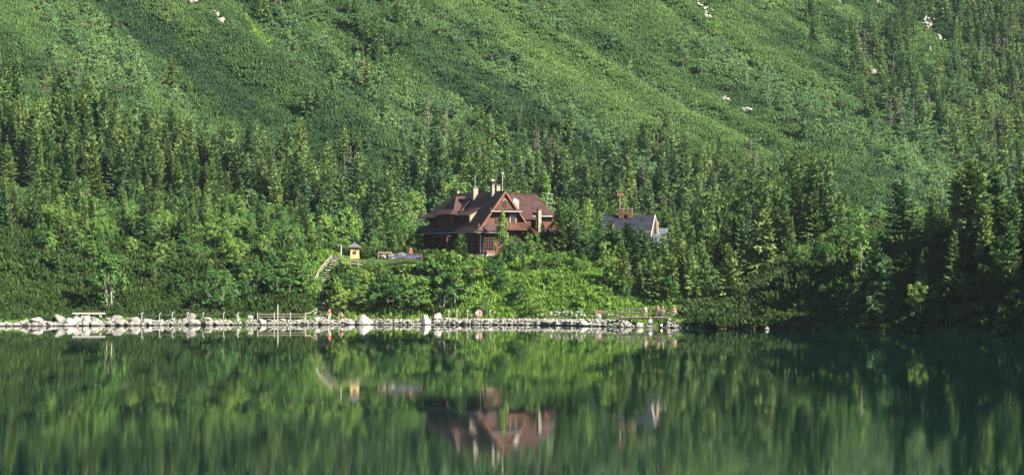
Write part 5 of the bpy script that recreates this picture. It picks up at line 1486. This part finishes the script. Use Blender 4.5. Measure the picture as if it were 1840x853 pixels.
def person(px_, Y, z, rz, pose, shirt, legs, hair, label, group, hscale=1.0):
    root = empty('person', (X_of(px_, Y), Y, z), rz); root.scale = (hscale,) * 3
    tag(root, label, 'person', group)
    sit = pose == 'sit'
    hz = 0.42 if sit else 0.90                       # hip height; the figure faces -y
    lean = 0.06 if sit else 0.0
    P = [(0, 0, hz), (0, -lean * 0.5, hz + 0.25), (0, -lean, hz + 0.48), (0, -lean - 0.01, hz + 0.56), (0, -lean - 0.03, hz + 0.66), (0, -lean - 0.03, hz + 0.80)]
    E = [(0, 1), (1, 2), (2, 3), (3, 4), (4, 5)]; Rd = [(0.15, 0.11), (0.14, 0.10), (0.16, 0.10), 0.055, 0.085, 0.075]
    def chain(start, pts, rads):
        i = start
        for q, r in zip(pts, rads):
            P.append(q); Rd.append(r); E.append((i, len(P) - 1)); i = len(P) - 1
        return i
    sz = hz + 0.47
    for s_ in (-1, 1):
        hand = (s_ * 0.20, -0.22, hz + 0.10) if sit else (s_ * 0.27, -0.06, hz - 0.08)
        el = (s_ * 0.27, -0.02, hz + 0.20) if sit else (s_ * 0.26, 0.03, hz + 0.18)
        w = chain(2, [(s_ * 0.18, -lean, sz), el, hand], [0.062, 0.047, 0.034])
        hd = Vector(hand)
        for k, (fx, L) in enumerate(((-0.03, 0.085), (-0.01, 0.10), (0.01, 0.095), (0.03, 0.075))):
            chain(w, [hd + Vector((fx, -0.02, -0.05)), hd + Vector((fx, -0.03, -0.05 - L * 0.8))], [0.010, 0.008])
        chain(w, [hd + Vector((-s_ * 0.045, -0.03, -0.02)), hd + Vector((-s_ * 0.05, -0.05, -0.07))], [0.011, 0.008])
        if sit: chain(0, [(s_ * 0.10, -0.08, hz - 0.01), (s_ * 0.13, -0.44, hz + 0.02), (s_ * 0.13, -0.42, 0.07), (s_ * 0.13, -0.56, 0.03)], [0.085, 0.062, 0.042, 0.035])
        else: chain(0, [(s_ * 0.09, 0, hz - 0.05), (s_ * 0.11, -0.02 - 0.05 * s_, 0.47), (s_ * 0.12, 0.06 * s_, 0.07), (s_ * 0.13, -0.14 + 0.06 * s_, 0.03)], [0.085, 0.06, 0.042, 0.035])
    skin_obj('body', P, E, Rd, SKIN, root)
    # clothes follow the body
    T = [P[0], P[1], P[2]]; TE = [(0, 1), (1, 2)]; TR = [(0.17, 0.13), (0.16, 0.12), (0.18, 0.12)]
    for s_ in (-1, 1):
        el = (s_ * 0.27, -0.02, hz + 0.22) if sit else (s_ * 0.255, 0.02, hz + 0.24)
        n0 = len(T); T += [(s_ * 0.18, -lean, sz), el]; TR += [0.078, 0.062]; TE += [(2, n0), (n0, n0 + 1)]
    skin_obj('shirt', T, TE, TR, shirt, root)
    T = [(0, 0, hz + 0.06)]; TE = []; TR = [(0.17, 0.13)]
    for s_ in (-1, 1):
        n0 = len(T)
        T += ([(s_ * 0.10, -0.08, hz), (s_ * 0.13, -0.44, hz + 0.02), (s_ * 0.13, -0.42, 0.16)] if sit else [(s_ * 0.09, 0, hz - 0.06), (s_ * 0.11, -0.02 - 0.05 * s_, 0.47), (s_ * 0.12, 0.05 * s_, 0.13)])
        TR += [0.10, 0.078, 0.06]; TE += [(0, n0), (n0, n0 + 1), (n0 + 1, n0 + 2)]
    skin_obj('trousers', T, TE, TR, legs, root)
    h0 = Vector((0, -lean - 0.015, hz + 0.76))
    skin_obj('hair', [h0 + Vector((0, 0.03, -0.10)), h0 + Vector((0, 0.03, 0.0)), h0 + Vector((0, 0.0, 0.09))], [(0, 1), (1, 2)], [0.06, 0.092, 0.075], hair, root)
    mb = MB()
    for s_ in (-1, 1):
        mb.tube([(s_ * 0.032, -lean - 0.115, hz + 0.745), (s_ * 0.032, -lean - 0.105, hz + 0.745)], [0.008, 0.012], 6)
    mb.build('eyes', M['darkmetal'], root)
    mb = MB(); mb.tube([(0, -lean - 0.10, hz + 0.74), (0, -lean - 0.135, hz + 0.705), (0, -lean - 0.10, hz + 0.695)], [0.010, 0.016, 0.012], 6); mb.build('nose', SKIN, root)
    return root
CRED = cloth('red_cloth', (0.45, 0.03, 0.05)); CWHITE = cloth('white_cloth', (0.50, 0.50, 0.50)); CPINK = cloth('pink_cloth', (0.45, 0.22, 0.24)); CBLUE = cloth('blue_cloth', (0.07, 0.10, 0.26))
CPUR = cloth('purple_cloth', (0.30, 0.18, 0.42)); CDARK = cloth('dark_cloth', (0.03, 0.03, 0.04)); CLBLUE = cloth('pale_blue_cloth', (0.34, 0.40, 0.50)); CTAN = cloth('tan_cloth', (0.38, 0.30, 0.22))
HB = cloth('brown_hair', (0.05, 0.03, 0.02)); HF = cloth('fair_hair', (0.30, 0.20, 0.10))
G1 = 'people on the lakeside path'; G2 = 'people on and by the footbridge'
def sh(p_, off):
    Y = float(shore(X_of(p_, 354))) + off; return Y, gz(X_of(p_, Y), Y)
Y, z = sh(592, 2.3); person(592, Y, z + 0.05, 0.4, 'stand', CRED, CWHITE, HB, 'person in red top and pale trousers standing at the foot of the stairs', G1)
Y, z = sh(614, 1.6); person(614, Y, z + 0.1, -0.3, 'sit', CPINK, CDARK, HB, 'person in pink sitting on the stones beside the one in red', G1)
Y, z = sh(857, 0.9); person(857, Y, 1.0, 0.3, 'sit', CWHITE, CPINK, HF, 'left of two people sitting on the embankment, in white', G1)
person(863.5, Y, 1.0, -0.3, 'sit', CPINK, CTAN, HB, 'right of two people sitting on the embankment, in pink', G1)
person(738, 376.5, gz(X_of(738, 376.5), 376.5) + 0.05, 0.2, 'stand', CRED, CDARK, HB, 'person in red standing on the terrace near the lodge', 'people at the lodge', 0.95)
person(1168, 342.0, 0.02, 0.5, 'sit', CLBLUE, CBLUE, HF, 'person in pale blue sitting before the footbridge over the stream', G2, 1.1)
person(1203, 342.2, 0.2, -0.4, 'sit', CWHITE, CWHITE, HB, 'person all in white sitting by the bush at the footbridge end', G2, 1.1)
for k, (p_, c1, c2, hr, lab) in enumerate([(1160, CWHITE, CTAN, HB, 'person in white and tan standing on the footbridge over the stream mouth'), (1182, CTAN, CDARK, HB, 'person in tan standing on the footbridge, middle of the row'), (1191, CDARK, CBLUE, HB, 'person in black standing on the footbridge beside the one in tan'), (1212, CPINK, CWHITE, HF, 'person in pink standing on the footbridge near the bush'), (1225, CPUR, CPINK, HF, 'person in purple at the far end of the footbridge')]):
    person(p_, 345.4, 1.34, (0.3, -0.6, 1.2, 0.1, -0.3)[k], 'stand', c1, c2, hr, lab, G2, (0.95, 1.0, 0.97, 0.92, 0.98)[k])

# ---------------------------------------------------------------- haze
def build_haze():
    m = bpy.data.materials.new('mountain_air'); m.use_nodes = True
    n, l = m.node_tree.nodes, m.node_tree.links
    n.remove(n['Principled BSDF'])
    pv = n.new('ShaderNodeVolumePrincipled'); pv.inputs['Color'].default_value = (0.70, 0.82, 1.0, 1); pv.inputs['Density'].default_value = 0.00003; pv.inputs['Anisotropy'].default_value = 0.0
    l.new(pv.outputs[0], n['Material Output'].inputs['Volume'])
    mb = MB(); mb.box((45, 420, 205), (1240, 1640, 426))
    o = mb.build('haze', m); tag(o, 'thin bluish mountain haze', 'haze', kind='stuff')
build_haze()
